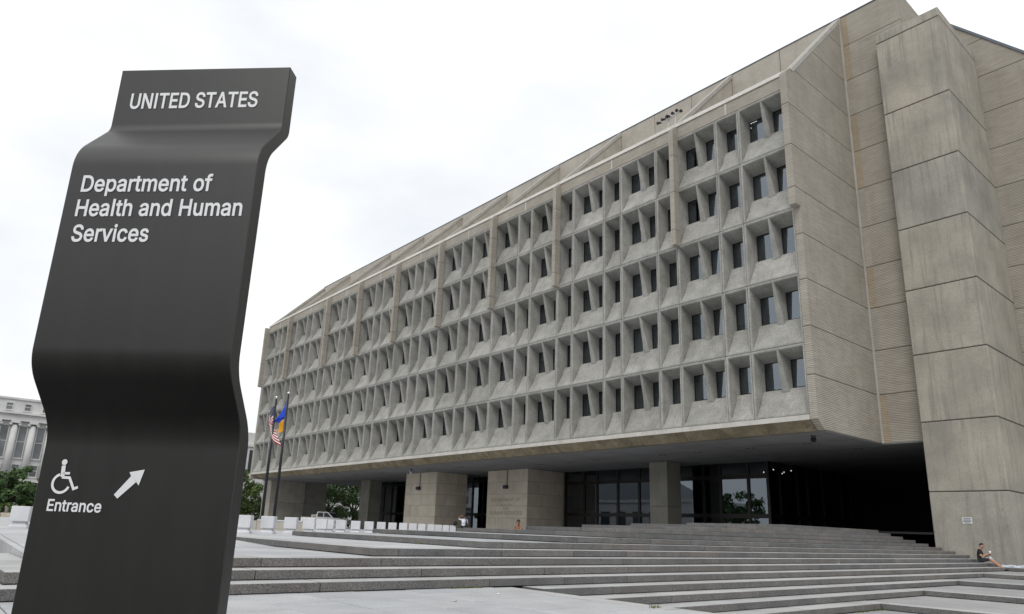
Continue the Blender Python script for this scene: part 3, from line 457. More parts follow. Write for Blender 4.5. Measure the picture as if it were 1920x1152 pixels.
o|415|207,-25 171,-22 138,-13 108,2 81,23 59,48 41,78 28,111 20,148 18,187 20,228 28,265 41,298 59,328 81,353 108,374 138,389 171,398 207,401 243,398 277,389 307,374 334,353 356,328 374,298 387,265 395,228 398,187 395,148 387,111 374,78 356,48 334,23 307,2 277,-13 243,-22 207,63 228,65 245,70 260,79 273,91 283,106 292,123 298,143 301,165 303,187 301,210 298,232 292,252 283,270 273,285 260,297 245,306 228,311 207,313 187,311 170,306 155,297 143,285 132,270 124,252 118,232 114,211 113,187 114,165 118,143 124,123 132,106 143,91 155,79 170,70 187,65|8,7,65 65,64,8 9,8,64 64,63,9 63,62,9 10,9,62 62,61,10 11,10,61 55,18,17 0,71,1 1,71,2 71,70,2 56,55,16 55,17,16 2,70,3 70,69,3 4,3,69 69,68,4 5,4,68 68,67,5 6,5,67 67,66,6 7,6,66 65,7,66 11,61,60 12,11,60 60,59,12 13,12,59 59,58,13 14,13,58 58,57,14 15,14,57 57,56,15 56,16,15 37,35,34 38,37,34 53,52,20 19,53,20 29,28,43 44,43,28 28,27,44 45,44,27 46,45,27 27,26,46 47,46,26 26,25,47 38,34,33 39,38,33 33,32,39 40,39,32 32,31,40 41,40,31 31,30,41 42,41,30 30,29,42 29,43,42 47,25,48 25,24,48 49,48,24 24,23,49 50,49,23 23,22,50 51,50,22 22,21,51 52,51,21 20,52,21 35,37,0 37,36,0 71,0,36 18,55,54 54,53,18 53,19,18
p|424|36,-159 36,396 128,396 128,336 109,336 110,336 116,346 125,356 135,368 148,378 164,387 183,395 205,400 229,401 263,398 294,389 322,374 347,354 368,329 385,300 397,266 404,229 407,189 404,148 397,111 385,78 368,48 347,23 322,2 294,-13 263,-22 230,-25 205,-23 184,-19 165,-11 149,-1 136,9 125,20 117,31 110,41 109,42 130,42 130,-159 220,63 239,65 255,70 269,79 282,90 292,105 300,123 307,143 310,165 312,189 310,213 307,235 301,255 292,272 282,287 270,298 256,306 239,311 220,313 201,312 185,307 171,299 159,288 149,274 140,257 134,237 130,215 129,189 130,164 134,141 141,121 149,104 159,90 172,78 186,70 202,65 128,360 130,15|1,0,40 38,39,0 40,0,39 1,4,5 5,6,1 38,0,37 37,41,38 39,38,41 40,39,41 72,71,40 71,70,40 1,40,70 70,69,1 4,1,69 69,68,4 5,4,3 6,5,3 7,6,3 6,7,2 1,6,2 33,78,34 78,77,34 63,62,10 11,10,62 34,77,35 63,10,9 37,0,80 41,37,80 36,35,41 35,77,41 77,76,41 76,75,41 75,74,41 40,41,74 74,73,40 72,40,73 4,68,67 67,66,4 3,4,66 66,65,3 65,64,3 64,63,3 63,9,3 9,8,3 7,3,79 61,13,12 43,32,31 31,44,43 13,61,60 44,31,30 45,44,30 30,29,45 29,46,45 58,15,59 15,14,59 60,59,14 13,60,14 25,24,49 50,49,24 24,23,50 51,50,23 23,22,51 52,51,22 53,52,22 22,21,53 54,53,21 21,20,54 55,54,20 20,19,55 46,29,28 28,27,46 47,46,27 27,26,47 48,47,26 26,25,48 25,49,48 55,19,56 19,18,56 57,56,18 18,17,57 58,57,17 17,16,58 15,58,16 78,33,32 32,43,78 61,12,62 11,62,12 3,8,79 2,7,79 36,41,80 0,42,80
r|259|36,-17 36,396 128,396 128,337 105,337 110,348 125,366 143,381 165,392 188,399 212,401 218,401 224,401 230,401 260,399 260,302 238,307 234,307 228,308 221,309 214,309 207,309 192,308 179,305 167,300 156,293 147,285 140,275 135,264 131,251 130,236 130,-17 128,369|4,5,1 5,4,3 3,6,5 1,5,6 6,2,1 0,31,30 1,0,30 4,1,30 30,29,4 29,28,4 28,27,4 27,26,4 3,4,26 26,25,3 6,3,32 10,21,20 20,11,10 9,22,21 21,10,9 18,13,19 12,19,13 15,14,16 17,16,14 13,18,17 17,14,13 19,12,20 11,20,12 3,25,24 24,23,3 7,3,23 8,7,23 23,22,8 22,9,8 3,7,32 2,6,32
s|365|182,-25 155,-23 130,-19 106,-12 85,-2 66,11 49,27 36,46 26,67 15,107 105,126 115,95 123,83 133,74 146,68 162,63 181,62 203,64 221,68 235,76 245,85 250,94 251,103 250,111 248,118 243,124 235,129 223,135 208,139 145,154 112,164 83,178 60,196 44,219 33,245 30,274 33,298 40,321 52,341 67,359 86,374 108,386 133,394 159,399 187,401 214,400 238,395 260,388 280,378 297,365 312,350 324,333 333,314 346,278 258,258 248,283 241,294 232,303 221,310 207,314 187,316 169,314 153,310 141,303 132,295 127,287 125,277 126,269 129,262 135,256 144,250 158,244 176,239 234,225 267,215 296,201 318,183 335,161 345,135 348,107 345,82 338,59 326,37 310,19 290,4 266,-9 240,-18 212,-23|5,12,6 12,11,6 7,6,11 8,7,11 11,10,8 9,8,10 0,16,1 16,15,1 71,29,72 1,15,2 15,14,2 62,61,42 61,43,42 2,14,3 14,13,3 4,3,13 5,4,13 12,5,13 29,71,30 71,70,30 31,30,70 70,69,31 32,31,69 69,68,32 33,32,68 68,67,33 34,33,67 35,34,67 67,66,35 36,35,66 66,65,36 37,36,65 38,37,65 65,64,38 39,38,64 40,39,64 64,63,40 41,40,63 63,62,41 62,42,41 60,59,45 44,60,45 17,87,86 18,17,86 28,27,73 59,58,46 45,59,46 80,79,22 23,22,79 79,78,23 78,77,23 53,52,54 18,86,85 19,18,85 85,84,19 20,19,84 84,83,20 83,82,20 21,20,82 82,81,21 81,80,21 80,22,21 23,77,24 77,76,24 25,24,76 76,75,25 26,25,75 75,74,26 27,26,74 73,27,74 54,52,55 52,51,55 56,55,51 51,50,56 50,49,56 57,56,49 49,48,57 58,57,48 48,47,58 46,58,47 16,0,87 87,17,16 72,29,28 28,73,72 43,61,60 60,44,43
t|227|220,396 220,311 -10,311 -10,396 48,488 142,488 142,98 143,85 146,77 149,73 152,70 159,67 171,66 174,66 178,67 183,67 189,68 194,69 215,73 232,-10 211,-16 202,-18 194,-19 185,-20 177,-20 168,-21 135,-18 105,-8 81,9 62,32 52,61 48,92 142,396 142,311 48,311 48,396|11,10,26 26,10,27 10,9,27 28,27,9 29,28,9 9,8,29 30,29,8 8,7,30 31,30,7 7,6,31 33,34,6 12,25,24 24,13,12 13,24,23 23,14,13 17,20,19 19,18,17 14,23,22 15,14,22 16,15,22 22,21,16 21,20,16 20,17,16 11,26,25 25,12,11 32,35,33 5,4,32 1,0,32 33,1,32 31,6,34 3,2,34 35,3,34 34,33,35 35,32,4
u|410|182,-22 155,-20 130,-14 107,-4 86,11 69,29 54,51 44,77 38,106 36,138 36,396 130,396 130,145 133,120 139,101 149,86 163,76 179,69 200,67 215,68 229,71 241,76 252,84 261,93 269,105 275,118 278,134 280,153 280,396 374,396 374,-16 282,-16 282,108 332,108 308,52 290,24 267,3 241,-11 213,-19 282,17|17,0,18 0,17,1 16,1,17 1,16,2 3,2,16 16,15,3 4,3,15 5,4,15 15,14,5 6,5,14 7,6,14 14,13,7 8,7,13 9,8,13 13,12,9 10,9,12 12,11,10 19,38,37 37,20,19 20,37,36 21,20,36 33,30,29 34,35,30 30,33,34 30,35,31 34,33,32 26,32,33 27,26,33 33,29,27 28,27,29 35,34,32 24,23,32 25,24,32 32,26,25 18,0,38 38,19,18 21,36,22 39,32,36 32,23,36 23,22,36 32,39,35 31,35,39
v|389|151,-16 -7,396 96,396 181,161 189,138 196,114 203,91 209,69 215,47 228,4 162,4 175,47 181,69 187,91 193,114 200,137 208,160 293,396 395,396 238,-16 195,119|0,10,11 0,11,1 4,13,14 3,12,13 13,4,3 12,3,11 1,11,3 2,1,3 16,6,7 15,5,6 6,16,15 8,9,19 19,18,8 16,7,8 8,18,16 18,17,16 10,0,19 19,9,10 11,10,9 9,8,11 12,11,8 8,7,12 13,12,7 7,6,13 14,13,6 6,5,14 14,5,20 5,15,20 4,14,20
'''

# ================================================================ SETTING
bx('ground', -900, 900, -900, 900, -1.4, -0.80, M['soil']); tag(bpy.data.objects['ground'], kind='structure')

RISE, TREAD = 0.15, 0.574
def XK(k): return 5.78 - (k - 1) * TREAD          # x of the riser that climbs onto level k
Y1 = {0: -37.2, 1: -34.2, 2: -31.3, 3: -28.4, 4: -25.5, 5: -22.4, 6: -19.4, 7: -16.2, 8: -13.3, 9: -10.2, 10: -6.9, 11: -3.2}
Y2 = {-4: -17.5, -3: -13.3, -2: -8.95, -1: -4.35, 0: 0.27, 1: 5.15}
XL = {5: -6.8, 6: -6.8, 7: -5.7, 8: -5.4, 9: -5.3, 10: -5.4, 11: -5.0}
YT = 6.36                                          # front plane of the stair tower
YE = -23.6                                         # edge of the foreground plaza

# --- lower court, foreground plaza, upper plaza
court = bx('lower_court', 5, 45, YE + 0.4, YT, -0.85, -0.75, M['deck']); tag(court, kind='structure')
plaza = MB(); plaza.box(-40, 45, -75, YE, -0.79, -0.03); plaza = plaza.build('plaza', M['grout']); tag(plaza, kind='structure')
deck = MB(); deck.box(-74, XK(4) - 0.55, Y1[4] + 0.55, 30, -0.5, 0.6); deck.box(-74, -6.0, -75, Y1[4] + 0.54, -0.5, 0.6)
deck.prism([(4.58, 0.296), (-5.99, 0.6), (-5.99, -0.5), (4.58, -0.5)], 1, Y1[2] + 0.56, Y1[4] + 0.3)   # gently sloping apron
deck = deck.build('upper_plaza', M['deck']); tag(deck, kind='structure')
dark_ground = bx('unseen_dark_ground', 9.6, 45, -75, -29.6, -0.02, 0.004, M['asphalt']); tag(dark_ground, kind='structure')  # added out of frame as a dark surface for the sign to reflect
street = bx('street', -700, -74, -400, 400, -0.5, 0.42, M['asphalt']); tag(street, kind='structure')

# foreground paving slabs, one object each where they can be told apart
slab_meshes = {}
def slab(x0, x1, y0, y1, z, par, mat='paving', th=0.05, b=0.006):
    key = (round(x1 - x0, 3), round(y1 - y0, 3), mat, th)
    if key not in slab_meshes:
        m = MB(); m.cbox(0, x1 - x0, 0, y1 - y0, -th, 0, b, 0); slab_meshes[key] = m.mesh('paving_slab', M[mat])
    o = put('paving_slab', slab_meshes[key], par, (x0, y0, z)); return o
row = 0
y = YE - 0.42
while y > -33.5:
    w = 0.92; xo = -0.6 if row % 2 else 0.0
    if row in (3, 7): xo += 0.25
    for i in range(9):
        x0 = 5.79 + xo + i * 1.24; x1 = x0 + 1.224
        x0 = max(x0, 5.79)
        if y - w > -34.2 or x0 > 5.7:
            slab(x0, x1, y - w + 0.008, y - 0.008, random.choice((0.0, 0.002, 0.004)), plaza)
    y -= w; row += 1
far = MB()                                        # the rest of the foreground paving, out of frame
far.box(5.79, 45, -75, y - 0.004, -0.028, -0.001)
far.box(17.0, 45, y, YE - 0.42, -0.028, -0.001); far.box(-40, 5.77, -75, Y1[1] - 0.012, -0.028, -0.001)
tag(far.build('paving_field', M['deck'], plaza), kind='stuff')

# ---------------------------------------------------------------- stairs
stairs = empty('granite_stairs', (0, 0, 0))
tag(stairs, 'broad grey granite stairs stepping up from the plaza to the dark entrance', 'stairs')
block_cache = {}
def block(lx, ly, par, loc, name='granite_block', h=RISE - 0.012, b=0.008):
    key = (round(lx, 2), round(ly, 2), round(h, 3))
    if key not in block_cache:
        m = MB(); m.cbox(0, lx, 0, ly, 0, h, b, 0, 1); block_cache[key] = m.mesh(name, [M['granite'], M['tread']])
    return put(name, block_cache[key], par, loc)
def cut(a, b, mean=2.5):
    """split the run a..b into stone lengths"""
    out = []; t = a
    while b - t > mean * 1.45:
        n = round(random.choice((0.72, 0.86, 1.0, 1.14, 1.28)) * mean, 1)
        out.append((t, t + n)); t += n
    out.append((t, b)); return out
rng_state = random.getstate(); random.seed(21)
def run_y(k, ya, yb, mean=2.5):
    z = (k - 1) * RISE + 0.010
    for a, b in cut(ya, yb, mean):
        block(0.62, b - a - 0.012, stairs, (XK(k) - 0.62, a + 0.006, z))
def run_x(k, xa, xb, yy, mean=2.5):
    z = (k - 1) * RISE + 0.010
    for a, b in cut(xa, xb, mean):
        block(b - a - 0.008, 0.55, stairs, (a + 0.004, yy, z))
for k in range(-4, 12):
    ya = Y1[k] if k >= 1 else YE + 0.35
    yb = min(Y2.get(k, YT - 0.03), YT - 0.03)
    run_y(k, ya + (0.55 if k >= 1 else 0), yb + (0.5 if k in Y2 else 0), 2.6 if k < 8 else 3.0)
    if k >= 1:
        xa = XL.get(k, {1: 1.0, 2: 0.0, 3: -0.7, 4: -6.2}.get(k))
        run_x(k, xa, XK(k), Y1[k], 2.7 if k != 4 else 3.2)
    if k in Y2:
        run_x(k, XK(k) + 0.004, 26.0, Y2[k], 3.4)
# plaza edge blocks
for a, b in cut(XK(0) - 0.5, 26, 3.0):
    block(b - a - 0.008, 0.42, stairs, (a + 0.004, YE - 0.418, -RISE + 0.012))
random.setstate(rng_state)
fill = MB()
for k in range(-4, 12):                           # solid core under the blocks
    x1 = XK(k) - 0.3
    z1 = (k - 1) * RISE + 0.008
    if k >= 5: fill.box(XL[k] + 0.004, x1, Y1[k] + 0.3, YT - 0.05, 0.58, z1)
    elif k >= 1: fill.box(-4, x1, Y1[k] + 0.3, YT - 0.05, -0.7, z1)
    else: fill.box(-4, x1, YE + 0.45, YT - 0.05, -0.84, z1)
for k in range(5, 12): fill.box(XL[k] + 0.008, XL[k] + 0.5, Y1[k] + 0.32, YT - 0.06, 0.58, k * RISE - 0.004)
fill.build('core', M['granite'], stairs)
# wide landings between risers: left strips and right terraces
for k, xe in ((1, 1.0), (3, -0.6)):
    yy0, yy1 = Y1[k] + 0.56, Y1[k + 1] + 0.02
    x = XK(k) - 0.63
    while x > xe:
        slab(x - 1.492, x, yy0, yy1, k * RISE - 0.004, stairs, 'paving', 0.10); x -= 1.5
for k in (-4, -3, -2, -1, 0):
    x = XK(k) - 0.62 + 0.63
    x = XK(k + 1) + 0.008
    while x < 26:
        slab(x, x + 3.392, Y2[k] + 0.56, Y2[k + 1] + 0.02, k * RISE - 0.004, stairs, 'terrace', 0.10, 0.004); x += 3.4
x = XK(2) + 0.008
while x < 26:
    slab(x, x + 3.392, Y2[1] + 0.56, YT + 0.4, RISE - 0.004, stairs, 'terrace', 0.10, 0.004); x += 3.4
# entrance floor behind the top step
top = MB(); top.box(XL[11] + 0.06, XK(11) - 0.63, Y1[11] + 0.56, YT - 0.06, 1.5, 11 * RISE - 0.003)
top.build('landing', M['paving'], stairs)
for k in range(5, 11):                            # level strips at the left shoulder of the steps
    st = MB(); st.box(XL[k] + 0.02, XK(k + 1) - 0.4, Y1[k] + 0.56, Y1[k + 1] + 0.02, k * RISE - 0.06, k * RISE - 0.004)
    st.build('shoulder_slab', M['paving'], stairs)

# small weeds in the joints at the foot of the steps
def weed(name, x, y, z, w, n, label):
    m = MB(); rr = random.Random(int(x * 100))
    for i in range(n):
        px, py = x + rr.uniform(-0.05, 0.05), y + rr.uniform(-w, w); a = rr.uniform(0, 6.28); h = rr.uniform(0.02, 0.055)
        dx, dy = math.cos(a) * 0.03, math.sin(a) * 0.03
        m.add([(px - dy * .25, py + dx * .25, z), (px + dy * .25, py - dx * .25, z), (px + dx, py + dy, z + h)], [[0, 1, 2]])
    tag(m.build(name, M['weed'], fix=False), label, 'weeds')
weed('weed', 5.84, -24.6, 0.0, 0.32, 80, 'green weeds in the joint at the foot of the lowest step right of the sign')
weed('weed', 8.15, -13.9, -0.60, 0.9, 120, 'weeds along the joint at the foot of the lowest stair on the right')
weed('weed', 9.4, -23.9, 0.004, 0.10, 40, 'small tuft of weeds on the foreground paving near the plaza edge')
weed('weed', 1.0, -22.5, 0.6, 0.10, 40, 'dry yellow tuft growing on a step in front of the bollards')

# scraps of litter blown onto the steps
m = MB(); rr = random.Random(9)
for (x, y, z) in [(4.35, 1.5, 0.45), (3.9, 1.0, 0.60), (7.0, -10.2, -0.45), (6.2, -5.5, -0.15), (3.2, -21.2, 0.60), (5.5, -17.5, 0.15), (7.9, -12.5, -0.6), (4.7, -8.0, 0.3), (6.9, -24.6, 0.0), (7.6, -26.2, 0.0), (2.9, -14.0, 0.75)]:
    for q in range(2):
        a = rr.uniform(0, 6.28); s_ = rr.uniform(0.02, 0.045); px_, py_ = x + rr.uniform(-.05, .05), y + rr.uniform(-.3, .3)
        c_, n_ = math.cos(a) * s_, math.sin(a) * s_
        m.add([(px_ - c_, py_ - n_, z + 0.006), (px_ + n_, py_ - c_, z + 0.012), (px_ + c_, py_ + n_, z + 0.02), (px_ - n_, py_ + c_, z + 0.008)], [[0, 1, 2, 3]])
tag(m.build('litter', M['letter'], fix=False), 'tiny white scraps of paper scattered over the stairs', 'litter', kind='stuff')

# ================================================================ OFFICE BUILDING
B = empty('office_building', (0, 0, 0))
tag(B, 'big grey concrete office block with five window rows raised over a dark entrance', 'building')
W, N, H = 2.9248, 1.5090, 3.657
Z0 = 6.88
ZT = Z0 + 5 * H                                    # 25.17 nominal; the rows are scaled to the measured grid
ROWZ = [6.90, 10.49, 14.15, 17.81, 21.47, 24.97]
pattern = list('WNW') + list('NWNWN') + list('WNW') * 5 + list('NWNWN') + list('WNW')
ribs = [0.0]
for c in pattern: ribs.append(ribs[-1] - (W if c == 'W' else N))
bay_edges = [0, 3, 8, 11, 14, 17, 20, 23, 28, 31]
XE = ribs[-1]

def panel_mesh(w, double, h):
    """deep precast window unit: rim, splayed jambs, sloped sill, hood, wedge divider"""
    m = MB(); g = 0.014; r = 0.085; D = 0.95; t = 0.18
    zs0, zs1, zh, zt = 0.10, 1.52, 3.13 * h / 3.657, h - 0.11
    ys = 0.72
    o = [(g, g), (w - g, g), (w - g, h - g), (g, h - g)]
    i_ = [(r, zs0), (w - r, zs0), (w - r, zt), (r, zt)]
    b_ = [(t, 1.58), (w - t, 1.58), (w - t, zh), (t, zh)]
    P = lambda p, y: (p[0], y, p[1])
    for a in range(4):
        c = (a + 1) % 4
        m.quad(P(o[a], 0), P(o[c], 0), P(i_[c], 0), P(i_[a], 0))            # rim
        m.quad(P(o[c], 0), P(o[a], 0), P(o[a], 0.3), P(o[c], 0.3))          # joint return
    ir = 0.03                                                               # stepped inner rim edge
    j_ = [(r + ir, zs0 + 0.01), (w - r - ir, zs0 + 0.01), (w - r - ir, zt - 0.05), (r + ir, zt - 0.05)]
    for a in range(4):
        c = (a + 1) % 4
        m.quad(P(i_[a], 0), P(i_[c], 0), P(j_[c], 0.03), P(j_[a], 0.03))
    jl = [P(j_[0], 0.03), (t - 0.01, ys, zs1), (t, D, 1.58), P(b_[3], D), P(j_[3], 0.03)]
    m.add(jl, [[0, 1, 2, 3, 4]])
    jr = [(w - p[0], p[1], p[2]) for p in jl]; m.add(jr, [[4, 3, 2, 1, 0]])
    m.quad(P(j_[3], 0.03), P(b_[3], D), P(b_[2], D), P(j_[2], 0.03))        # hood
    n = 4                                                                   # sill slope, slightly hollow
    pr = []
    for q in range(n + 1):
        s = q / n; y = 0.03 + (ys - 0.03) * s; z = j_[0][1] + (zs1 - j_[0][1]) * s - 0.05 * math.sin(math.pi * s)
        x = (r + ir) + (t - 0.01 - r - ir) * s; pr.append((x, y, z))
    for q in range(n):
        a, b = pr[q], pr[q + 1]
        m.quad(a, (w - a[0], a[1], a[2]), (w - b[0], b[1], b[2]), b)
    a = pr[-1]; m.quad(a, (w - a[0], a[1], a[2]), (w - t, D, 1.58), (t, D, 1.58))
    if double:                                                              # wedge divider between the two panes
        cx = w / 2; yb = 0.63; zb = 1.36
        ft = [(cx - 0.05, 0.015, zt - 0.03), (cx + 0.05, 0.015, zt - 0.03)]
        fb = [(cx - 0.20, yb, zb), (cx + 0.20, yb, zb)]
        bt = [(cx - 0.17, D + 0.02, zh + 0.02), (cx + 0.17, D + 0.02, zh + 0.02)]
        bb = [(cx - 0.23, D + 0.02, 1.5), (cx + 0.23, D + 0.02, 1.5)]
        m.quad(ft[0], ft[1], fb[1], fb[0]); m.quad(ft[1], bt[1], bb[1], fb[1]); m.quad(bt[0], ft[0], fb[0], bb[0])
        op = [(t, cx - 0.17, cx - 0.23), (cx + 0.23, w - t, None)]
        holes = [(t, cx - 0.20), (cx + 0.20, w - t)]
    else: holes = [(t, w - t)]
    for x0, x1 in holes:                                                    # dark window frame
        f = 0.045
        m.box(x0, x0 + f, D + 0.0, D + 0.06, 1.56, zh + 0.02, 1); m.box(x1 - f, x1, D + 0.0, D + 0.06, 1.56, zh + 0.02, 1)
        m.box(x0 + f, x1 - f, D + 0.002, D + 0.06, 1.56, 1.62, 1); m.box(x0 + f, x1 - f, D + 0.002, D + 0.06, zh - 0.04, zh + 0.02, 1)
    return m, [(a + 0.045, b - 0.045) for a, b in holes], D + 0.03, 1.62, zh - 0.04

protos = {}
blinds = {}
for c, w in (('W', W), ('N', N)):
    for j in range(5):
        h = ROWZ[j + 1] - ROWZ[j]; key = (c, round(h, 2))
        if key in protos: continue
        m, holes, yy, za, zb = panel_mesh(w, c == 'W', h)
        me = m.mesh('window_unit', [M['facade'], M['bronze']], fix=False)
        pm = []
        for x0, x1 in holes:
            q = MB(); q.quad((x0, yy, za), (x1, yy, za), (x1, yy, zb), (x0, yy, zb)); pm.append(q.mesh('pane', M['glass'], fix=False))
        protos[key] = (me, pm)
for j in range(5):
    h = ROWZ[j + 1] - ROWZ[j]
    for i, c in enumerate(pattern):
        me, pm = protos[(c, round(h, 2))]
        u = put('window_unit', me, B, (ribs[i + 1], 0, ROWZ[j]))
        for q in pm:
            put('pane', q, u)
            if random.random() < 0.34:                # roller blind drawn part of the way behind this pane
                xs_ = [v.co.x for v in q.vertices]; zs_ = [v.co.z for v in q.vertices]; drop = random.choice((0.25, 0.4, 0.55, 0.8, 1.0))
                zt_ = max(zs_); zb_ = zt_ - (zt_ - min(zs_)) * drop; k = (round(min(xs_), 2), round(zt_, 2), drop)
                if k not in blinds:
                    bm_ = MB(); bm_.quad((min(xs_), 1.04, zb_), (max(xs_), 1.04, zb_), (max(xs_), 1.04, zt_), (min(xs_), 1.04, zt_)); blinds[k] = bm_.mesh('blind', M['blind'], fix=False)
                put('blind', blinds[k], u)

# dark office floors behind the glass
room = MB()
for z in ROWZ: room.box(XE + 0.1, -0.1, 1.06, 6.6, z - 0.25, z - 0.05)
room.quad((XE, 6.6, 6.4), (0, 6.6, 6.4), (0, 6.6, 25), (XE, 6.6, 25))
for i in range(0, 32, 2): room.quad((ribs[i], 1.06, 6.9), (ribs[i], 6.6, 6.9), (ribs[i], 6.6, 25), (ribs[i], 1.06, 25))
room.quad((XE, 1.06, 6.4), (XE, 6.6, 6.4), (XE, 6.6, 25), (XE, 1.06, 25))
room.build('office_floors', M['interior'], B, fix=False)
# fluorescent ceiling fittings visible in a few windows
def ceiling_lights(x0, x1, z, rows, name='office_light'):
    for r_ in range(rows):
        m = MB(); yy = 1.35 + r_ * 0.42
        for q in range(6):
            xx = x0 + (x1 - x0) * q / 6
            m.box(xx, xx + (x1 - x0) / 6 - 0.04, yy, yy + 0.14, z - 0.30, z - 0.26)
        m.build(name, M['tube_light'], B)
ceiling_lights(-3.35, -2.5, ROWZ[5] + 0.02, 2)
ceiling_lights(-8.3, -7.2, ROWZ[3], 1)
bx('glow_coloured_panel', -7.2, -5.9, 1.3, 2.2, ROWZ[4] - 0.34, ROWZ[4] - 0.28, M['warm_ceiling'], B)  # lamplight is only in this panel's colour

# top band, coping, bottom edge beam: one piece per bay
for e in range(9):
    xa, xb = ribs[bay_edges[e]] - 0.008, ribs[bay_edges[e + 1]] + 0.008
    mid = (xa + xb) / 2
    for p0, p1 in ((xa, mid + 0.02), (mid - 0.02, xb)):
        bx('parapet_band', p1, p0, 0.0, 0.34, ROWZ[5] + 0.012, 25.76, M['rib'], B)
    bx('band_joint', mid - 0.05, mid + 0.05, -0.012, 0.0, ROWZ[5] + 0.03, 25.75, M['coping'], B)
    m = MB(); m.prism([(-0.06, 25.765), (-0.06, 25.80), (0.20, 26.20), (0.75, 26.20), (0.75, 25.765)], 0, xb, xa); m.build('coping', M['coping'], B)
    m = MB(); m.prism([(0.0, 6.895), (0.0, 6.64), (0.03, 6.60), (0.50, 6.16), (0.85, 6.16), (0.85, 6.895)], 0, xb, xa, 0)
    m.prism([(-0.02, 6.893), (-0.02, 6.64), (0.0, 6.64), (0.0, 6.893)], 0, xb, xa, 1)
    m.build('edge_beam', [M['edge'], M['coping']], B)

# fins that mark the bays on the two upper storeys, each cast in blocks
FINZ = [17.74, 18.72, 21.19, 23.66, 25.62]
for e in range(1, 9):
    x = ribs[bay_edges[e]]
    for a in range(4):
        m = MB(); z0, z1 = FINZ[a] + (0.012 if a else 0), FINZ[a + 1] - 0.012
        if a == 3:
            m.prism([(-0.50, z0), (-0.50, z1 - 0.15), (-0.12, z1 + 0.15), (-0.004, z1 + 0.15), (-0.004, z0)], 0, x - 0.05, x + 0.24)
        else: m.box(x - 0.05, x + 0.24, -0.50, -0.004, z0, z1)
        m.build('fin_block', M['rib'], B)
    bx('fin_edge', x - 0.062, x - 0.05, -0.51, -0.40, FINZ[0] + 0.02, FINZ[4] - 0.2, M['coping'], B)
    bx('fin_core', x - 0.02, x + 0.21, -0.46, -0.003, FINZ[0] + 0.02, FINZ[4] - 0.3, M['joint'], B)

# ---- right end wall (faces +X), ribbed panels 2.47 m tall
JZ = [6.20, 8.84, 11.31, 13.78, 16.25, 18.72, 21.19, 23.66, 26.13, 28.60, 31.07, 33.2]
XW, Y2W = 0.38, 7.05
def slope_y(z): return 0.10 + (z - 26.0) * (Y2W - 0.10) / (33.2 - 26.0)
for a in range(11):
    z0, z1 = JZ[a] + (0.016 if a else 0), JZ[a + 1] - 0.016
    poly = []
    yf = -0.5 if z0 > 18 else 0.0
    if a == 0: poly = [(0.62, z0), (Y2W, z0), (Y2W, z1), (yf, z1), (yf, 6.66)]
    elif a == 4:
        poly = [(0, z0), (Y2W, z0), (Y2W, z1), (-0.5, z1), (-0.5, 17.74), (0, 17.74)]
    elif z1 < 25.9: poly = [(yf, z0), (Y2W, z0), (Y2W, z1), (yf, z1)]
    elif z0 < 25.9: poly = [(yf, z0), (Y2W, z0), (Y2W, z1), (slope_y(z1), z1), (0.1, 26.0), (-0.02, 26.0), (-0.5, 25.55)]
    else: poly = [(slope_y(z0), z0), (Y2W, z0), (Y2W, z1), (min(slope_y(z1), Y2W - 0.02), z1)]
    m = MB(); m.prism(poly, 0, 0.004, XW); m.build('end_wall_panel', M['rib'], B)
core = MB()
core.prism([(0.7, 6.24), (Y2W, 6.24), (Y2W, 33.1), (0.3, 26.0), (0.04, 25.9), (0.04, 6.75)], 0, 0.03, XW - 0.03)
core.build('end_wall_core', M['joint'], B)
# wall behind the notch (faces the plaza), left strip ochre then ribbed
XU = 3.89
for a in range(11):
    z0, z1 = JZ[a] + (0.016 if a else 0), JZ[a + 1] - 0.016
    bx('notch_wall_panel', XW + 0.11, 0.86, Y2W, Y2W + 0.3, z0, z1, M['rib_ochre'] if a in (0, 3, 6, 7, 9, 10) else M['rib'], B)
    bx('notch_wall_panel', 0.86, XU, Y2W + 0.004, Y2W + 0.3, z0, z1, M['rib'], B)
bx('corner_strip', XW + 0.002, XW + 0.105, Y2W - 0.05, Y2W + 0.3, 6.18, 33.18, M['roof_strip'], B)
bx('notch_core', XW, XU - 0.03, Y2W + 0.05, Y2W + 0.4, 6.22, 33.15, M['joint'], B)
bx('upper_side_wall', XU - 0.4, XU, Y2W + 0.302, 24, 24, 33.2, M['rib'], B)
# upper set-back wall above the facade
for e in range(9):
    xa, xb = ribs[bay_edges[e]], ribs[bay_edges[e + 1]]
    n = 3 if e in (1, 7) else 2
    for q in range(n):
        p0 = xa + (xb - xa) * q / n; p1 = xa + (xb - xa) * (q + 1) / n
        bx('upper_wall_panel', p1 + 0.02, p0 - 0.02, Y2W, Y2W + 0.3, 25.0, 33.2, M['smooth'], B)
bx('upper_wall_core', XE, 0, Y2W + 0.04, Y2W + 0.4, 25.0, 33.16, M['joint'], B)
bx('parapet_flashing', XE - 0.3, XU + 0.02, Y2W - 0.04, Y2W + 0.5, 33.2, 33.26, M['parapet_cap'], B)
bx('roof_slab', XE, XU - 0.4, Y2W + 0.3, 40, 32.6, 33.0, M['smooth'], B)
bx('terrace_slab', XE, 0, 0.75, Y2W, 25.0, 25.3, M['smooth'], B)
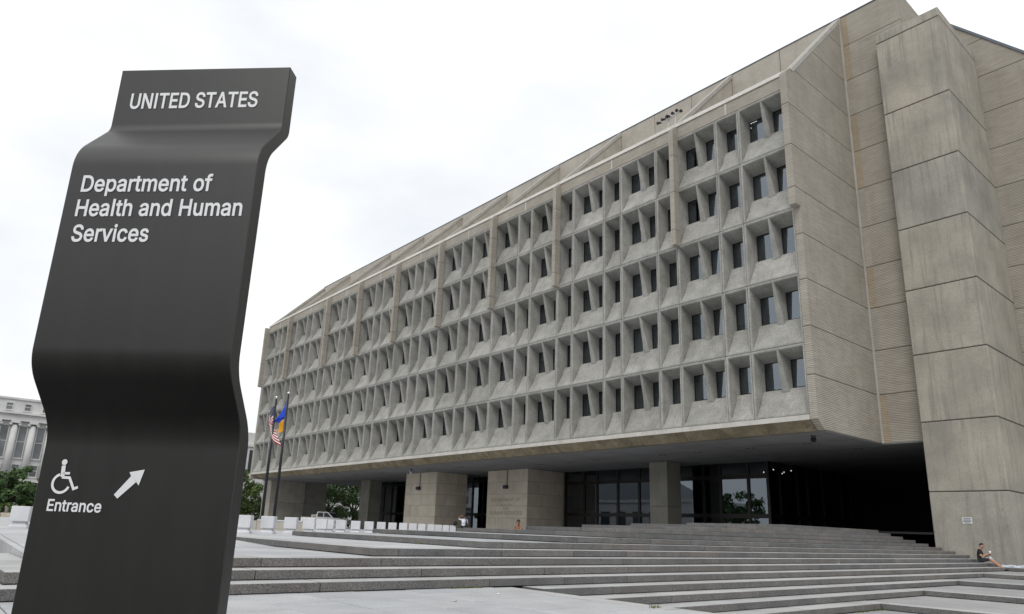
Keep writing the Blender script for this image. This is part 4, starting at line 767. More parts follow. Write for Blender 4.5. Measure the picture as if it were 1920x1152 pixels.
# sloped roof fins from the cornice up to the set-back wall
for e in range(10):
    x = ribs[bay_edges[e]]
    x0, x1 = (x - 0.28, x + 0.02)
    if e == 0: x0, x1 = 0.0, XW
    if e == 9: x0, x1 = x - 0.3, x
    if e > 0:
        zj = 28.6
        for za, zb in ((25.9, zj - 0.015), (zj + 0.015, 33.1)):
            ya, yb = slope_y(za), slope_y(zb)
            m = MB(); m.prism([(max(ya, 0.5), za), (Y2W - 0.004, za), (Y2W - 0.004, zb), (min(yb, Y2W - 0.02), zb)], 0, x0 + 0.03, x1 - 0.03)
            m.build('roof_fin_panel', M['smooth'], B)
        bx('roof_fin_core', x0 + 0.06, x1 - 0.06, 3.0, Y2W, 26.2, 28.9, M['joint'], B)
    s0 = Vector((0, 0.02, 25.95)); s1 = Vector((0, Y2W, 33.22)); nrm_ = Vector((0, -(33.22 - 25.95), Y2W - 0.02)).normalized() * 0.26
    for qa, qb in ((0.0, 0.42), (0.58, 1.0)):
        xa_, xb_ = x0 + (x1 - x0) * qa, x0 + (x1 - x0) * qb
        m = MB(); m.prism([(s0.y, s0.z), (s1.y, s1.z), (s1.y + 0.0, s1.z - 0.34), (s0.y + 0.33, s0.z)], 0, xa_ - (0.02 if qa == 0 else 0), xb_ + (0.02 if qb == 1 else 0))
        m.build('sloped_coping', M['roof_strip'], B)
    m = MB(); m.prism([(s0.y + 0.1, s0.z + 0.02), (s1.y - 0.002, s1.z - 0.10), (s1.y - 0.002, s1.z - 0.3), (s0.y + 0.36, s0.z)], 0, x0 + (x1 - x0) * 0.42, x0 + (x1 - x0) * 0.58)
    m.build('coping_groove', M['joint'], B)
# left end wall
bx('far_end_wall', XE - 0.34, XE - 0.004, -0.5, 30, 17.74, 25.6, M['rib'], B); bx('far_end_wall', XE - 0.34, XE - 0.004, 0.0, 30, 6.17, 17.73, M['rib'], B)
m = MB(); m.prism([(0.1, 25.62), (30, 25.62), (30, 33.2), (Y2W, 33.2), (0.1, 26.0)], 0, XE - 0.34, XE - 0.31); m.build('far_end_gable', M['rib'], B)
bx('rear_wall', XE, XU, 39.7, 40, 6.2, 33.0, M['smooth'], B)

# ---- wall of the side wing beyond the tower (faces the plaza), with its sloped roof line
Y3 = 12.4
def roof3(x): return 33.0 - (x - 4.86) * 1.148
jz3 = JZ[1:]
xr = 24.0
for a in range(len(JZ) - 1):
    z0, z1 = JZ[a] + 0.016, JZ[a + 1] - 0.016
    xe0, xe1 = min(11.4, 4.86 + (33.0 - z0) / 1.148), min(11.4, 4.86 + (33.0 - z1) / 1.148)
    m = MB(); m.prism([(XU, z0), (max(xe0, XU + 0.1), z0), (max(xe1, XU + 0.1), z1), (XU, z1)], 1, Y3, Y3 + 0.3); m.build('wing_wall_panel', M['rib'], B)
m = MB(); m.prism([(XU, 6.3), (11.35, 6.3), (11.35, 25.5), (4.85, 32.9), (XU, 32.9)], 1, Y3 + 0.04, Y3 + 0.35); m.build('wing_wall_core', M['joint'], B)
m = MB(); m.prism([(4.8, 33.05), (11.5, 25.36), (11.5, 25.55), (4.9, 33.15)], 1, Y3 - 0.06, Y3 + 0.5); m.build('wing_roof_edge', M['parapet_cap'], B)
m = MB(); m.prism([(4.86, 32.95), (11.4, 25.4), (11.0, 25.4), (4.5, 32.95)], 1, Y3 + 0.3, 40); m.build('wing_roof', M['smooth'], B)

# ---- board-formed concrete stair tower
TX0, TX1, TY0, TY1 = 2.62, 6.0, YT, Y3 - 0.01
tower = bx('stair_tower', TX0 + 0.03, TX1 - 0.03, TY0 + 0.03, TY1, -0.8, 29.9, M['joint'], B)
TZ = [-0.8, 3.45, 6.95, 10.42, 13.85, 17.35, 20.85, 24.35, 28.35 - 0.1, 30.05]
TZ = [-0.8, 3.55, 7.02, 10.55, 14.09, 17.62, 21.15, 24.85, 29.62, 30.22]
for a in range(len(TZ) - 1):
    m = MB(); m.cbox(TX0, TX1, TY0, TY1 - 0.01, TZ[a] + (0.022 if a else 0), TZ[a + 1] - 0.022, 0.03); m.build('concrete_lift', M['tower'], tower)

# ---- soffit, piers, columns, lobby
ZS = 6.13
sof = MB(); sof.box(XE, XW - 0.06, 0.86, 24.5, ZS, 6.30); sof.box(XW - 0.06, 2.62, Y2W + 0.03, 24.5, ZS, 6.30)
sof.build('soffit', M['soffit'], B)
sj = MB()
for e in range(1, 9): sj.box(ribs[bay_edges[e]] - 0.012, ribs[bay_edges[e]] + 0.012, 0.9, 11.5, ZS - 0.003, ZS)
for yy in (4.2, 8.0): sj.box(XE + 0.1, 0.2, yy, yy + 0.02, ZS - 0.0045, ZS - 0.0015)
sj.build('soffit_joint', M['joint'], B)
for (x, y) in [(-25, 5.4), (-21.9, 5.5), (-18.9, 5.2), (-12.9, 5.1), (-10.1, 5.0), (-6.3, 4.8), (-2.8, 4.7), (-1.6, 8.3), (-33, 3.5), (-38, 3.6), (-46, 3.4), (-52, 3.5)]:
    m = MB(); m.tube((x, y, ZS - 0.012), (x, y, ZS - 0.001), 0.10); m.tube((x + 0.34, y, ZS - 0.012), (x + 0.34, y, ZS - 0.001), 0.10); m.build('recessed_downlight', M['black'], B)

def pier(x0, x1, y0, y1, nx, ny, zb=0.55, first=1.0, h=1.03):
    core_ = bx('stone_pier', x0 + 0.02, x1 - 0.02, y0 + 0.02, y1, zb, ZS - 0.01, M['joint'], B)
    z = ZS
    lv = []
    while z > zb + 0.2:
        lv.append((max(z - h, zb), z)); z -= h
    for a, b in lv:
        for q in range(nx):
            xa, xb = x0 + (x1 - x0) * q / nx, x0 + (x1 - x0) * (q + 1) / nx
            bx('stone_slab', xa + 0.004, xb - 0.004, y0, y0 + 0.05, a + 0.008, b - 0.008, M['pier'], core_)
        for q in range(ny):
            ya, yb = y0 + (y1 - y0) * q / ny, y0 + (y1 - y0) * (q + 1) / ny
            bx('stone_slab', x1 - 0.05, x1, ya + (0.006 if q else 0.052), yb - 0.006, a + 0.008, b - 0.008, M['pier'], core_)
    return core_
pA = pier(-34.3, -28.86, 7.6, 12.0, 4, 3)
pB = pier(-44.95, -39.55, 5.6, 9.2, 4, 3)
def plain_pier(x0, x1, y0, y1, zj, zb=0.55, mat='column'):
    c_ = bx('concrete_column', x0 + 0.02, x1 - 0.02, y0 + 0.02, y1 - 0.02, zb, ZS - 0.01, M['joint'], B)
    zz = [zb] + zj + [ZS]
    for a in range(len(zz) - 1):
        m = MB(); m.cbox(x0, x1, y0, y1, zz[a] + 0.01, zz[a + 1] - 0.01, 0.015); m.build('column_section', M[mat], c_)
plain_pier(-16.5, -14.95, 8.4, 10.0, [3.0])
plain_pier(-59.9, -57.8, 8.7, 10.3, [2.4])
plain_pier(-74.6, -72.05, 2.65, 7.3, [3.45], mat='tower')
plain_pier(-74.6, -72.25, 7.32, 10.4, [3.45], mat='column')

def glass_wall(p, axis, c, xs, zs, skip=(), bottom=0.55, transoms=()):
    """mullions and panes in a plane; axis 'x': the wall runs along x at y=c, axis 'y': along y at x=c"""
    def q(n_, a0, a1, d0, d1, z0, z1, mat):
        if axis == 'x': bx(n_, a0, a1, c + d0, c + d1, z0, z1, mat, B)
        else: bx(n_, c + d0, c + d1, a0, a1, z0, z1, mat, B)
    for x in xs: q('mullion', x - 0.10, x + 0.10, -0.08, 0.10, bottom, ZS - 0.003, M['bronze'])
    for i in range(len(xs) - 1):
        a0, a1 = xs[i] + 0.10, xs[i + 1] - 0.10
        for j in range(len(zs) - 1):
            z0, z1 = zs[j], zs[j + 1]
            if j: q('transom', a0 + 0.002, a1 - 0.002, -0.06, 0.08, z0 - 0.14, z0 + 0.14, M['bronze'])
            m = MB(); za, zb = z0 + (0.14 if j else 0), z1 - (0.14 if j < len(zs) - 2 else 0)
            if axis == 'x': m.quad((a0, c, za), (a1, c, za), (a1, c, zb), (a0, c, zb))
            else: m.quad((c, a0, za), (c, a1, za), (c, a1, zb), (c, a0, zb))
            m.build('glass_pane', M['lobby_glass'], B, fix=False)
YG = 11.8
glass_wall(B, 'x', YG, [-28.5, -26.23, -24.75, -22.46, -20.24, -18.3, -16.56, -14.26, -12.84, -10.61, -9.13], [0.55, 2.5, 5.15, ZS - 0.003])
glass_wall(B, 'y', -9.13, [YG + 0.12, 13.33, 15.66, 17.12, 19.37, 22.27, 23.8], [0.55, 2.5, ZS - 0.003])
glass_wall(B, 'x', 12.0, [-61.5, -59.93, -58.07, -56.98, -55.2, -53.4, -51.6, -49.8, -48, -46, -43.88, -42.2, -40.5, -39.0, -37.5, -36, -34.5], [0.55, 2.45, 5.75, ZS - 0.003])
inner = MB()                                      # lobby behind the glass
inner.quad((-62, 24, 0.5), (-9.3, 24, 0.5), (-9.3, 24, ZS), (-62, 24, ZS))
inner.quad((-28.7, 12.1, 0.5), (-28.7, 24, 0.5), (-28.7, 24, ZS), (-28.7, 12.1, ZS))
inner.quad((-34.4, 12.1, 0.5), (-34.4, 24, 0.5), (-34.4, 24, ZS), (-34.4, 12.1, ZS))
inner.quad((-61.6, 12.1, 0.5), (-61.6, 24, 0.5), (-61.6, 24, ZS), (-61.6, 12.1, ZS))
inner.quad((-62, 12.1, 0.62), (-9.2, 12.1, 0.62), (-9.2, 24, 0.62), (-62, 24, 0.62))
inner.build('lobby_walls', M['interior'], B, fix=False)
bx('recess_wall', -62.5, 6.0, 24.05, 24.4, 0.4, 6.32, M['black'], B)  # near-black surfaces put the deep shade of the recess into the colour
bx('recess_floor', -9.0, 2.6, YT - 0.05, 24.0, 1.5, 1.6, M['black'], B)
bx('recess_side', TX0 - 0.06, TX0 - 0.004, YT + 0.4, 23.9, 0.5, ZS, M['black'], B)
for (x, y) in [(-10.5, 15.0), (-11.4, 15.8), (-9.9, 16.4), (-10.9, 17.2), (-12.2, 16.6), (-11.6, 18.2)]:
    m = MB(); m.ball((x, y, ZS - 0.25), 0.045, 8, 5); m.build('lobby_spot', M['spot'], B, True)

# inscription on the near pier: shade of the cuts painted as flat letters
GLYPHS = {}
for line in GLYPH_DATA.strip().split('\n'):
    ch, adv, vs_, fs_ = line.split('|')
    GLYPHS[ch] = (int(adv) / 1000, [tuple(int(t) / 1000 for t in p_.split(',')) for p_ in vs_.split(' ')],
                  [[int(t) for t in p_.split(',')] for p_ in fs_.split(' ')])
def text_layout(txt, space=0.20, track=0.0):
    out = []; x = 0
    for ch in txt:
        if ch == ' ': x += space; continue
        adv, v, f = GLYPHS[ch]; out.append((x, v, f)); x += adv + track
    xs_ = [a + q[0] for a, v, f in out for q in v]
    return out, min(xs_), max(xs_)
def text_mesh(name, txt, mat, place, x0, x1, zbase, cap, par, depth=0.0, space=0.20, track=0.0):
    """place(x, z, off) -> point; glyph cap height is 0.531+0.022"""
    lay, a, b = text_layout(txt, space, track); sx = (x1 - x0) / (b - a); sz = cap / 0.553
    m = MB()
    for ox, v, f in lay:
        m.add([place(x0 + (ox + q[0] - a) * sx, zbase + (q[1] + 0.022) * sz, 0) for q in v], f)
    return m.build(name, mat, par, fix=False)
for txt, xa, xb, zb_ in (('DEPARTMENT OF', -33.7, -29.75, 3.42), ('HEALTH', -32.4, -30.9, 3.0), ('AND', -32.0, -31.2, 2.72), ('HUMAN SERVICES', -33.8, -29.5, 2.3)):
    text_mesh('inscription', txt, M['incised'], lambda x, z, o: (x, 7.596, z), xa, xb, zb_, 0.30 if len(txt) > 6 else 0.22, pA)

# things fixed to the building
def wall_lamp(x, y, z, label):
    t = empty('wall_floodlight', (x, y, z)); tag(t, label, 'floodlight', 'floodlights on the entrance piers')
    m = MB(); m.tube((0.06, -0.04, 0.1), (0.06, -0.04, ZS - z), 0.022, seg=6); m.build('conduit', M['metal_dark'], t)
    m = MB(); m.cbox(-0.12, 0.26, -0.42, -0.04, -0.16, 0.14, 0.04); m.build('housing', M['metal_dark'], t)
    m = MB(); m.box(-0.36, -0.125, -0.36, -0.10, -0.12, 0.06); m.build('lens', M['metal_pale'], t)
wall_lamp(-31.6, 7.6, 4.65, 'small black floodlight on a conduit above the inscription on the near pier')
wall_lamp(-42.4, 5.6, 4.65, 'small black floodlight on a conduit high on the blank far pier')
t = empty('dome_camera', (-0.84, 1.87, ZS)); tag(t, 'dark dome camera hanging from the soffit near the right corner', 'camera')
m = MB(); m.tube((0, 0, -0.14), (0, 0, 0), 0.11, 0.13); m.build('mount', M['metal_dark'], t)
m = MB(); m.ball((0, 0, -0.2), 0.14, 12, 8); m.build('dome', M['black'], t, True)
t = empty('soffit_camera', (-39.0, 2.4, ZS)); tag(t, 'pale box camera angled below the soffit over the far pier', 'camera')
m = MB(); m.tube((0, 0, -0.2), (0, 0, 0), 0.04); m.build('bracket', M['metal_dark'], t)
m = MB(); m.tube((-0.25, 0.0, -0.12), (0.3, -0.25, -0.42), 0.10, seg=8); m.build('housing', M['white'], t)
t = empty('wall_plaque', (4.15, YT, 2.18)); tag(t, 'small white plaque with dark lines on the concrete tower', 'plaque')
m = MB(); m.cbox(-0.21, 0.21, -0.02, -0.002, -0.155, 0.155, 0.005); m.build('plate', M['white'], t)
m = MB()
for zz, ww in ((0.105, 0.15), (0.03, 0.17), (-0.03, 0.17), (-0.105, 0.12)): m.box(-ww, ww, -0.023, -0.0195, zz - 0.014, zz + 0.014)
m.build('text_line', M['metal_dark'], t)
def flood_post(x, y, z, heads, label):
    t = empty('roof_floodlight', (x, y, z)); tag(t, label, 'floodlight', 'floodlight posts on the parapet')
    m = MB(); m.tube((0, 0, 0), (0.10, 0, 0.78), 0.035, seg=8); m.tube((-0.5, 0, 0.62), (0.55, 0, 0.86), 0.03, seg=6); m.build('post', M['metal_pale'], t)
    for (dx, dz, a) in heads:
        m = MB(); m.tube((dx, -0.05, dz), (dx + 0.10 * a, -0.30, dz - 0.12), 0.05, 0.105, 10); m.build('lamp_head', M['metal_dark'], t, False)
flood_post(-8.0, 0.25, 26.15, [(-0.5, 0.68, -1), (-0.15, 0.78, -1), (0.2, 0.84, -0.4)], 'left post of the pair of roof floodlights standing on the parapet')
flood_post(-7.45, 0.25, 26.15, [(-0.35, 0.80, -1), (0.0, 0.86, 0.3), (0.3, 0.90, 0.6), (0.6, 0.72, 0.8)], 'right post of the pair of roof floodlights standing on the parapet')

# ================================================================ SIGN PYLON
sign = empty('sign_pylon', (12.29, -31.978, 0.0), R(45.16))
tag(sign, 'tall dark folded metal sign reading United States Department of Health and Human Services', 'sign')
SWD, STH = 0.932, 0.085
ctrl = [(0, 0.0, 0), (0, 1.405, 0.09), (-0.2, 1.655, 0.085), (-0.2, 2.725, 0.085), (0, 2.965, 0.035), (0, 3.325, 0)]
def fillet(pts, n=9):
    out = [Vector(pts[0][:2])]
    for i in range(1, len(pts) - 1):
        p = Vector(pts[i][:2]); a = Vector(pts[i - 1][:2]); b = Vector(pts[i + 1][:2]); r = pts[i][2]
        pa = p + (a - p).normalized() * r; pb = p + (b - p).normalized() * r
        for t in range(n + 1):
            t /= n; out.append(pa * (1 - t) ** 2 + p * 2 * t * (1 - t) + pb * t * t)
    out.append(Vector(pts[-1][:2])); return out
prof = fillet(ctrl)
m = MB(); e_ = 0.004
front = []
for q in prof: front.append(((e_, q.x, q.y), (SWD - e_, q.x, q.y)))
nP = len(prof)
m.v = [a for pr in front for a in pr]; m.f = [[2 * i, 2 * i + 1, 2 * i + 3, 2 * i + 2] for i in range(nP - 1)]; m.mi = [0] * (nP - 1)
me = m.mesh('front_face', M['sign'], True, fix=False); put('front_face', me, sign)
m = MB()
for s_, x in ((-1, 0.0), (1, SWD)):
    xi = x - s_ * e_
    for i in range(nP - 1):
        a, b = prof[i], prof[i + 1]
        m.quad((x, a.x + e_, a.y), (x, a.x + STH, a.y), (x, b.x + STH, b.y), (x, b.x + e_, b.y))
        m.quad((xi, a.x, a.y), (x, a.x + e_, a.y), (x, b.x + e_, b.y), (xi, b.x, b.y))
for i in range(nP - 1):
    a, b = prof[i], prof[i + 1]; m.quad((0, a.x + STH, a.y), (SWD, a.x + STH, a.y), (SWD, b.x + STH, b.y), (0, b.x + STH, b.y))
m.quad((0, 0, 3.325), (SWD, 0, 3.325), (SWD, STH, 3.325), (0, STH, 3.325)); m.quad((0, 0, 0), (0, STH, 0), (SWD, STH, 0), (SWD, 0, 0))
m.build('shell', M['sign'], sign, fix=False)
pf = lambda yy: (lambda x, z, o: (x, yy - 0.003, z))
text_mesh('lettering', 'UNITED STATES', M['letter'], pf(0), 0.084, 0.781, 3.087, 0.095, sign, 0, 0.2, 0.0)
text_mesh('lettering', 'Department of', M['letter'], pf(-0.2), 0.074, 0.724, 2.503, 0.089, sign, 0, 0.21, 0.005)
text_mesh('lettering', 'Health and Human', M['letter'], pf(-0.2), 0.071, 0.889, 2.376, 0.089, sign, 0, 0.21, 0.005)
text_mesh('lettering', 'Services', M['letter'], pf(-0.2), 0.077, 0.455, 2.246, 0.089, sign, 0, 0.21, 0.005)
text_mesh('lettering', 'Entrance', M['letter'], pf(0), 0.072, 0.330, 1.024, 0.054, sign, 0, 0.2, 0.004)

def strokes(pts, w):
    """thick polyline as a list of quads with mitred joints (2D)"""
    L_, R_ = [], []
    for i, p in enumerate(pts):
        p = Vector(p); d = Vector((0, 0))
        if i: d += (p - Vector(pts[i - 1])).normalized()
        if i < len(pts) - 1: d += (Vector(pts[i + 1]) - p).normalized()
        d.normalize(); n_ = Vector((-d.y, d.x)); k = 1.0
        if 0 < i < len(pts) - 1: k = 1 / max(0.5, n_.dot(Vector((-(p - Vector(pts[i - 1])).normalized().y, (p - Vector(pts[i - 1])).normalized().x))))
        L_.append(p + n_ * w / 2 * k); R_.append(p - n_ * w / 2 * k)
    return L_ + R_, [[i, i + 1, len(pts) + i + 1, len(pts) + i] for i in range(len(pts) - 1)]
def px(cx, cy):                                   # symbol drawing units -> metres on the sign face
    u, v = cx * 0.3125, 780 + cy * 0.3125
    return (0.080 + (u - 0.207 * (925 - v) - 97 + 2) * 0.00252, 1.103 + (925 - v) * 0.00244)
m = MB(); pl = lambda p: (p[0], -0.003, p[1])
def put_stroke(pts, w):
    v, f = strokes(pts, w); m.add([pl(q) for q in v], f)
c0 = px(386, 280); cr = 0.0135
m.add([pl((c0[0] + cr * math.cos(a * math.pi / 8), c0[1] + cr * math.sin(a * math.pi / 8))) for a in range(16)], [list(range(16))])
put_stroke([px(381, 300), px(371, 366)], 0.019)
put_stroke([px(372, 345), px(418, 345)], 0.011)
put_stroke([px(368, 369), px(416, 371), px(438, 435), px(466, 424)], 0.012)
wc = px(363, 405); wr = 0.041
put_stroke([(wc[0] + wr * math.cos(R(a)), wc[1] + wr * math.sin(R(a))) for a in range(108, 341, 8)], 0.012)
m.build('wheelchair_symbol', M['letter'], sign, fix=False)
m = MB()
ar = [px(683, 461), px(790, 351), px(781, 328), px(874, 310), px(833, 404), px(822, 382), px(703, 483)]
m.add([pl(q) for q in ar], [[0, 1, 5, 6], [2, 3, 4], [1, 2, 5], [2, 4, 5]])
m.build('arrow_symbol', M['letter'], sign, fix=False)

# ================================================================ BOLLARDS
def bollard_mesh():
    def ring(h, z): return [(-h, -h, z), (h, -h, z), (h, h, z), (-h, h, z)]
    def oct_(h, z, c): return [(-h + c, -h, z), (h - c, -h, z), (h, -h + c, z), (h, h - c, z), (h - c, h, z), (-h + c, h, z), (-h, h - c, z), (-h, -h + c, z)]
    def loft(levels):
        m = MB(); rings = [oct_(*l) for l in levels]
        for r_ in rings: m.v += r_
        for i in range(len(rings) - 1):
            for j in range(8):
                k = (j + 1) % 8; m.f.append([i * 8 + j, i * 8 + k, (i + 1) * 8 + k, (i + 1) * 8 + j])
        m.f.append(list(range(8))[::-1]); m.f.append([(len(rings) - 1) * 8 + j for j in range(8)]); m.mi = [0] * len(m.f); return m
    base = loft([(0.235, 0.0, 0.012), (0.235, 0.05, 0.012), (0.19, 0.10, 0.012), (0.16, 0.14, 0.012), (0.155, 0.185, 0.012)])
    head = loft([(0.215, 0.185, 0.012), (0.228, 0.20, 0.012), (0.228, 0.595, 0.012), (0.216, 0.608, 0.012)])
    return base.mesh('pedestal', M['white']), head.mesh('cube_head', M['white'])
bm_base, bm_head = bollard_mesh()
spots = [(-8.63, -23.33), (-9.12, -22.3), (-10.09, -21.04), (-11.11, -19.84), (-13.6, -18.1), (-14.3, -17.4), (-15.48, -16.19), (-16.89, -14.66),
         (-18.75, -12.85), (-20.14, -11.28), (-21.97, -9.43), (-23.77, -7.55), (-25.13, -5.95), (-26.91, -4.05), (-28.22, -2.39), (-30.01, -0.49), (-31.33, 1.15), (-32.66, 2.79)]
spots = [(16.168 + (x - 16.168) * k_, -32.431 + (y + 32.431) * k_) for (x, y), k_ in zip(spots, [1.0] * 8 + [0.96] * 3 + [0.89] * 7)]
ordn = ['first', 'second', 'third', 'fourth', 'fifth', 'sixth', 'seventh', 'eighth', 'ninth', 'tenth', 'eleventh', 'twelfth', 'thirteenth', 'fourteenth', 'fifteenth', 'sixteenth', 'seventeenth', 'last']
proto = empty('concrete_bollard', (*spots[0], 0.6), R(-34 + 90))
put('pedestal', bm_base, proto); put('cube_head', bm_head, proto)
tag(proto, 'white cube-headed concrete bollard, first to the right of the dark sign', 'bollard', 'row of white cube-headed bollards')
for i, (x, y) in enumerate(spots[1:], 1):
    c = copy_tree(proto); c.location = (x, y, 0.6); c.rotation_euler.z = R(56 + random.uniform(-3, 3))
    near = {1: 'in front of the taller flagpole', 2: 'by the low tan wall', 3: 'at the end of the low wall', 17: 'beside the seated man in the patterned shirt'}.get(i, 'counting from the dark sign')
    c['label'] = 'white cube-headed concrete bollard, %s in the row, %s' % (ordn[i], near)
c = copy_tree(proto); c.location = (-8.6, -29.75, 0.6); c.rotation_euler.z = R(70)
c['label'] = 'white cube-headed concrete bollard standing alone on the plaza left of the dark sign'; c['group'] = 'row of white cube-headed bollards'

# low tan wall behind the first bollards
t = empty('low_wall', (-21, -18.6, 0.6)); tag(t, 'low tan concrete wall with white capstones behind the nearest bollards', 'wall')
dv = Vector((1.9, 2.2)).normalized()
def obl(name, s0, s1, w, z0, z1, mat, par):
    m = MB(); n_ = Vector((-dv.y, dv.x)) * w / 2; a = dv * s0; b = dv * s1
    lo = [(a.x - n_.x, a.y - n_.y), (b.x - n_.x, b.y - n_.y), (b.x + n_.x, b.y + n_.y), (a.x + n_.x, a.y + n_.y)]
    m.prism(lo, 2, z0, z1); return m.build(name, mat, par)
for i in range(4): obl('wall_block', -0.4 + i * 0.9, 0.48 + i * 0.9, 0.4, 0.0, 0.46, M['smooth'], t)
for i in (1, 2, 3): obl('capstone', -0.3 + i * 0.8, 0.42 + i * 0.8, 0.46, 0.463, 0.52, M['white'], t)

# ================================================================ FLAGS
def flagpole(x, y, top, label):
    t = empty('flagpole', (x, y, 0.6)); tag(t, label, 'flagpole', 'flagpoles by the building corner')
    m = MB(); m.tube((0, 0, 0.04), (0, 0, top - 0.6), 0.10, 0.05, 14); m.build('shaft', M['pole'], t, True)
    m = MB(); m.tube((0, 0, 0), (0, 0, 0.06), 0.2, 0.2, 14); m.build('base_collar', M['pole'], t)
    m = MB(); m.ball((0, 0, top - 0.6 + 0.08), 0.085, 12, 8); m.build('finial', M['silver'], t, True)
    return t
flagpole(-24.56, -16.55, 8.15, 'shorter black flagpole carrying the striped flag, left of its neighbour')
flagpole(-24.11, -16.02, 8.45, 'taller black flagpole carrying the blue and gold flag')
def cloth(name, mats, fn, nu, nv, matfn, label, loc):
    m = MB()
    for j in range(nv + 1):
        for i in range(nu + 1): m.v.append(fn(i / nu, j / nv))
    for j in range(nv):
        for i in range(nu):
            a = j * (nu + 1) + i; m.f.append([a, a + 1, a + nu + 2, a + nu + 1]); m.mi.append(matfn((i + .5) / nu, (j + .5) / nv))
    me = m.mesh(name, mats, True, fix=False); o = put(name, me, None, loc); tag(o, label, 'flag', 'flags on the two poles'); return o
# screen-right runs along +x+y here; s goes along the fly, t down the hoist
def us(s, t):
    fold = math.sin(s * 9.5 + t * 1.6) * 0.13 * (0.3 + s)
    a = -0.36 * math.sin(s * 2.6) * (1 - 0.5 * t) + 0.52 * s * s * (0.35 + t)
    return (a * 0.65 + fold * 0.5, a * 0.76 - fold * 0.6, -t * 1.15 - s * (1.12 + 0.1 * t) + 0.08 * math.sin(s * 6))
def us_mat(s, t):
    if s < 0.42 and t < 7 / 13:
        return 1 if (int(s * 40) % 3 == 1 and int(t * 40) % 4 == 1) else 2
    return 0 if int(t * 13) % 2 == 0 else 1
cloth('national_flag', [M['red'], M['flag_white'], M['navy']], us, 40, 39, us_mat, 'limp red and white striped flag with navy canton on the left pole', (-24.62, -16.57, 7.75))
def bl(s, t):
    fold = math.sin(s * 10 + t * 3.0) * 0.10 * (0.2 + s)
    if s < 0.55: a = -0.72 * math.sin(min(s / 0.5, 1.0) * 1.57) * (0.10 + 0.90 * t); z = -t * 1.0 - s * 0.55 * (1 - t) - s * 0.85
    else:
        k = ((s - 0.55) / 0.45) ** 0.4
        a = -0.72 * (0.10 + 0.90 * t) * (1 - k) + (-0.04 - 0.34 * k * t) * k; z = -t * 1.0 * (1 - k * 0.75) - 0.3025 * (1 - t) - 0.4675 - ((s - 0.55) / 0.45) * (1.05 + 0.2 * t)
        return ((-0.06 - 0.30 * t) * 0.65 * k + a * (1 - k) * 0.65 - 0.10 + fold * 0.4, (-0.06 - 0.30 * t) * 0.76 * k + a * (1 - k) * 0.76 + 0.09 - fold * 0.5, z)
    return (a * 0.65 + fold * 0.5, a * 0.76 - fold * 0.6, z)
cloth('department_flag', [M['blue'], M['gold']], bl, 40, 26, lambda s, t: 0 if s < 0.70 else 1, 'bright blue flag with gold lower half hanging on the right pole', (-24.20, -16.05, 8.10))

# ================================================================ PEOPLE
def skin_body(name, nodes, edges, root, matfn, mats, parent, sub=2):
    """one continuous body grown from a jointed skeleton"""
    keys = list(nodes); me = bpy.data.meshes.new(name)
    me.from_pydata([nodes[k][0] for k in keys], [(keys.index(a), keys.index(b)) for a, b in edges], [])
    o = bpy.data.objects.new('tmp_body', me); col.objects.link(o)
    sk = o.modifiers.new('skin', 'SKIN'); sk.use_smooth_shade = True
    for i, k in enumerate(keys):
        r = nodes[k][1]; d = me.skin_vertices[0].data[i]; d.radius = r if isinstance(r, tuple) else (r, r); d.use_root = (k == root)
    ss = o.modifiers.new('sub', 'SUBSURF'); ss.levels = sub; ss.render_levels = sub
    dg = bpy.context.evaluated_depsgraph_get(); ev = o.evaluated_get(dg)
    out = bpy.data.meshes.new_from_object(ev); bpy.data.objects.remove(o)
    out.materials.clear()
    for mm in mats: out.materials.append(mm)
    P = {k: Vector(nodes[k][0]) for k in keys}
    def near(c):
        best = None
        for a, b in edges:
            A, B_ = P[a], P[b]; ab = B_ - A; t = max(0, min(1, (c - A).dot(ab) / max(ab.length_squared, 1e-9)))
            d = (A + ab * t - c).length
            if best is None or d < best[0]: best = (d, a, b, t)
        return best
    for p in out.polygons:
        _, a, b, t = near(p.center); p.material_index = matfn(a, b, t, p.center)
    out.polygons.foreach_set('use_smooth', [True] * len(out.polygons))
    return put('body', out, parent)
def hand(nodes, edges, wrist, d, up, s):
    """palm with four fingers and a thumb, slightly curled"""
    w = Vector(nodes[wrist][0]); d = Vector(d).normalized(); up = Vector(up).normalized(); sd_ = d.cross(up).normalized()
    nodes[s + 'palm'] = (tuple(w + d * 0.075), 0.028); edges.append((wrist, s + 'palm'))
    for i, (o, l) in enumerate(((-0.030, 0.062), (-0.010, 0.074), (0.010, 0.070), (0.030, 0.055))):
        a, b, c = s + 'f%da' % i, s + 'f%db' % i, s + 'f%dc' % i
        b0 = w + d * 0.09 + sd_ * o
        nodes[a] = (tuple(b0), 0.010); nodes[b] = (tuple(b0 + d * l * 0.5 - up * 0.008), 0.009); nodes[c] = (tuple(b0 + d * l * 0.8 - up * 0.03), 0.008)
        edges += [(s + 'palm', a), (a, b), (b, c)]
    a, b = s + 'ta', s + 'tb'
    nodes[a] = (tuple(w + d * 0.04 + sd_ * -0.04), 0.011); nodes[b] = (tuple(w + d * 0.075 + sd_ * -0.06 - up * 0.01), 0.009)
    edges += [(s + 'palm', a), (a, b)]
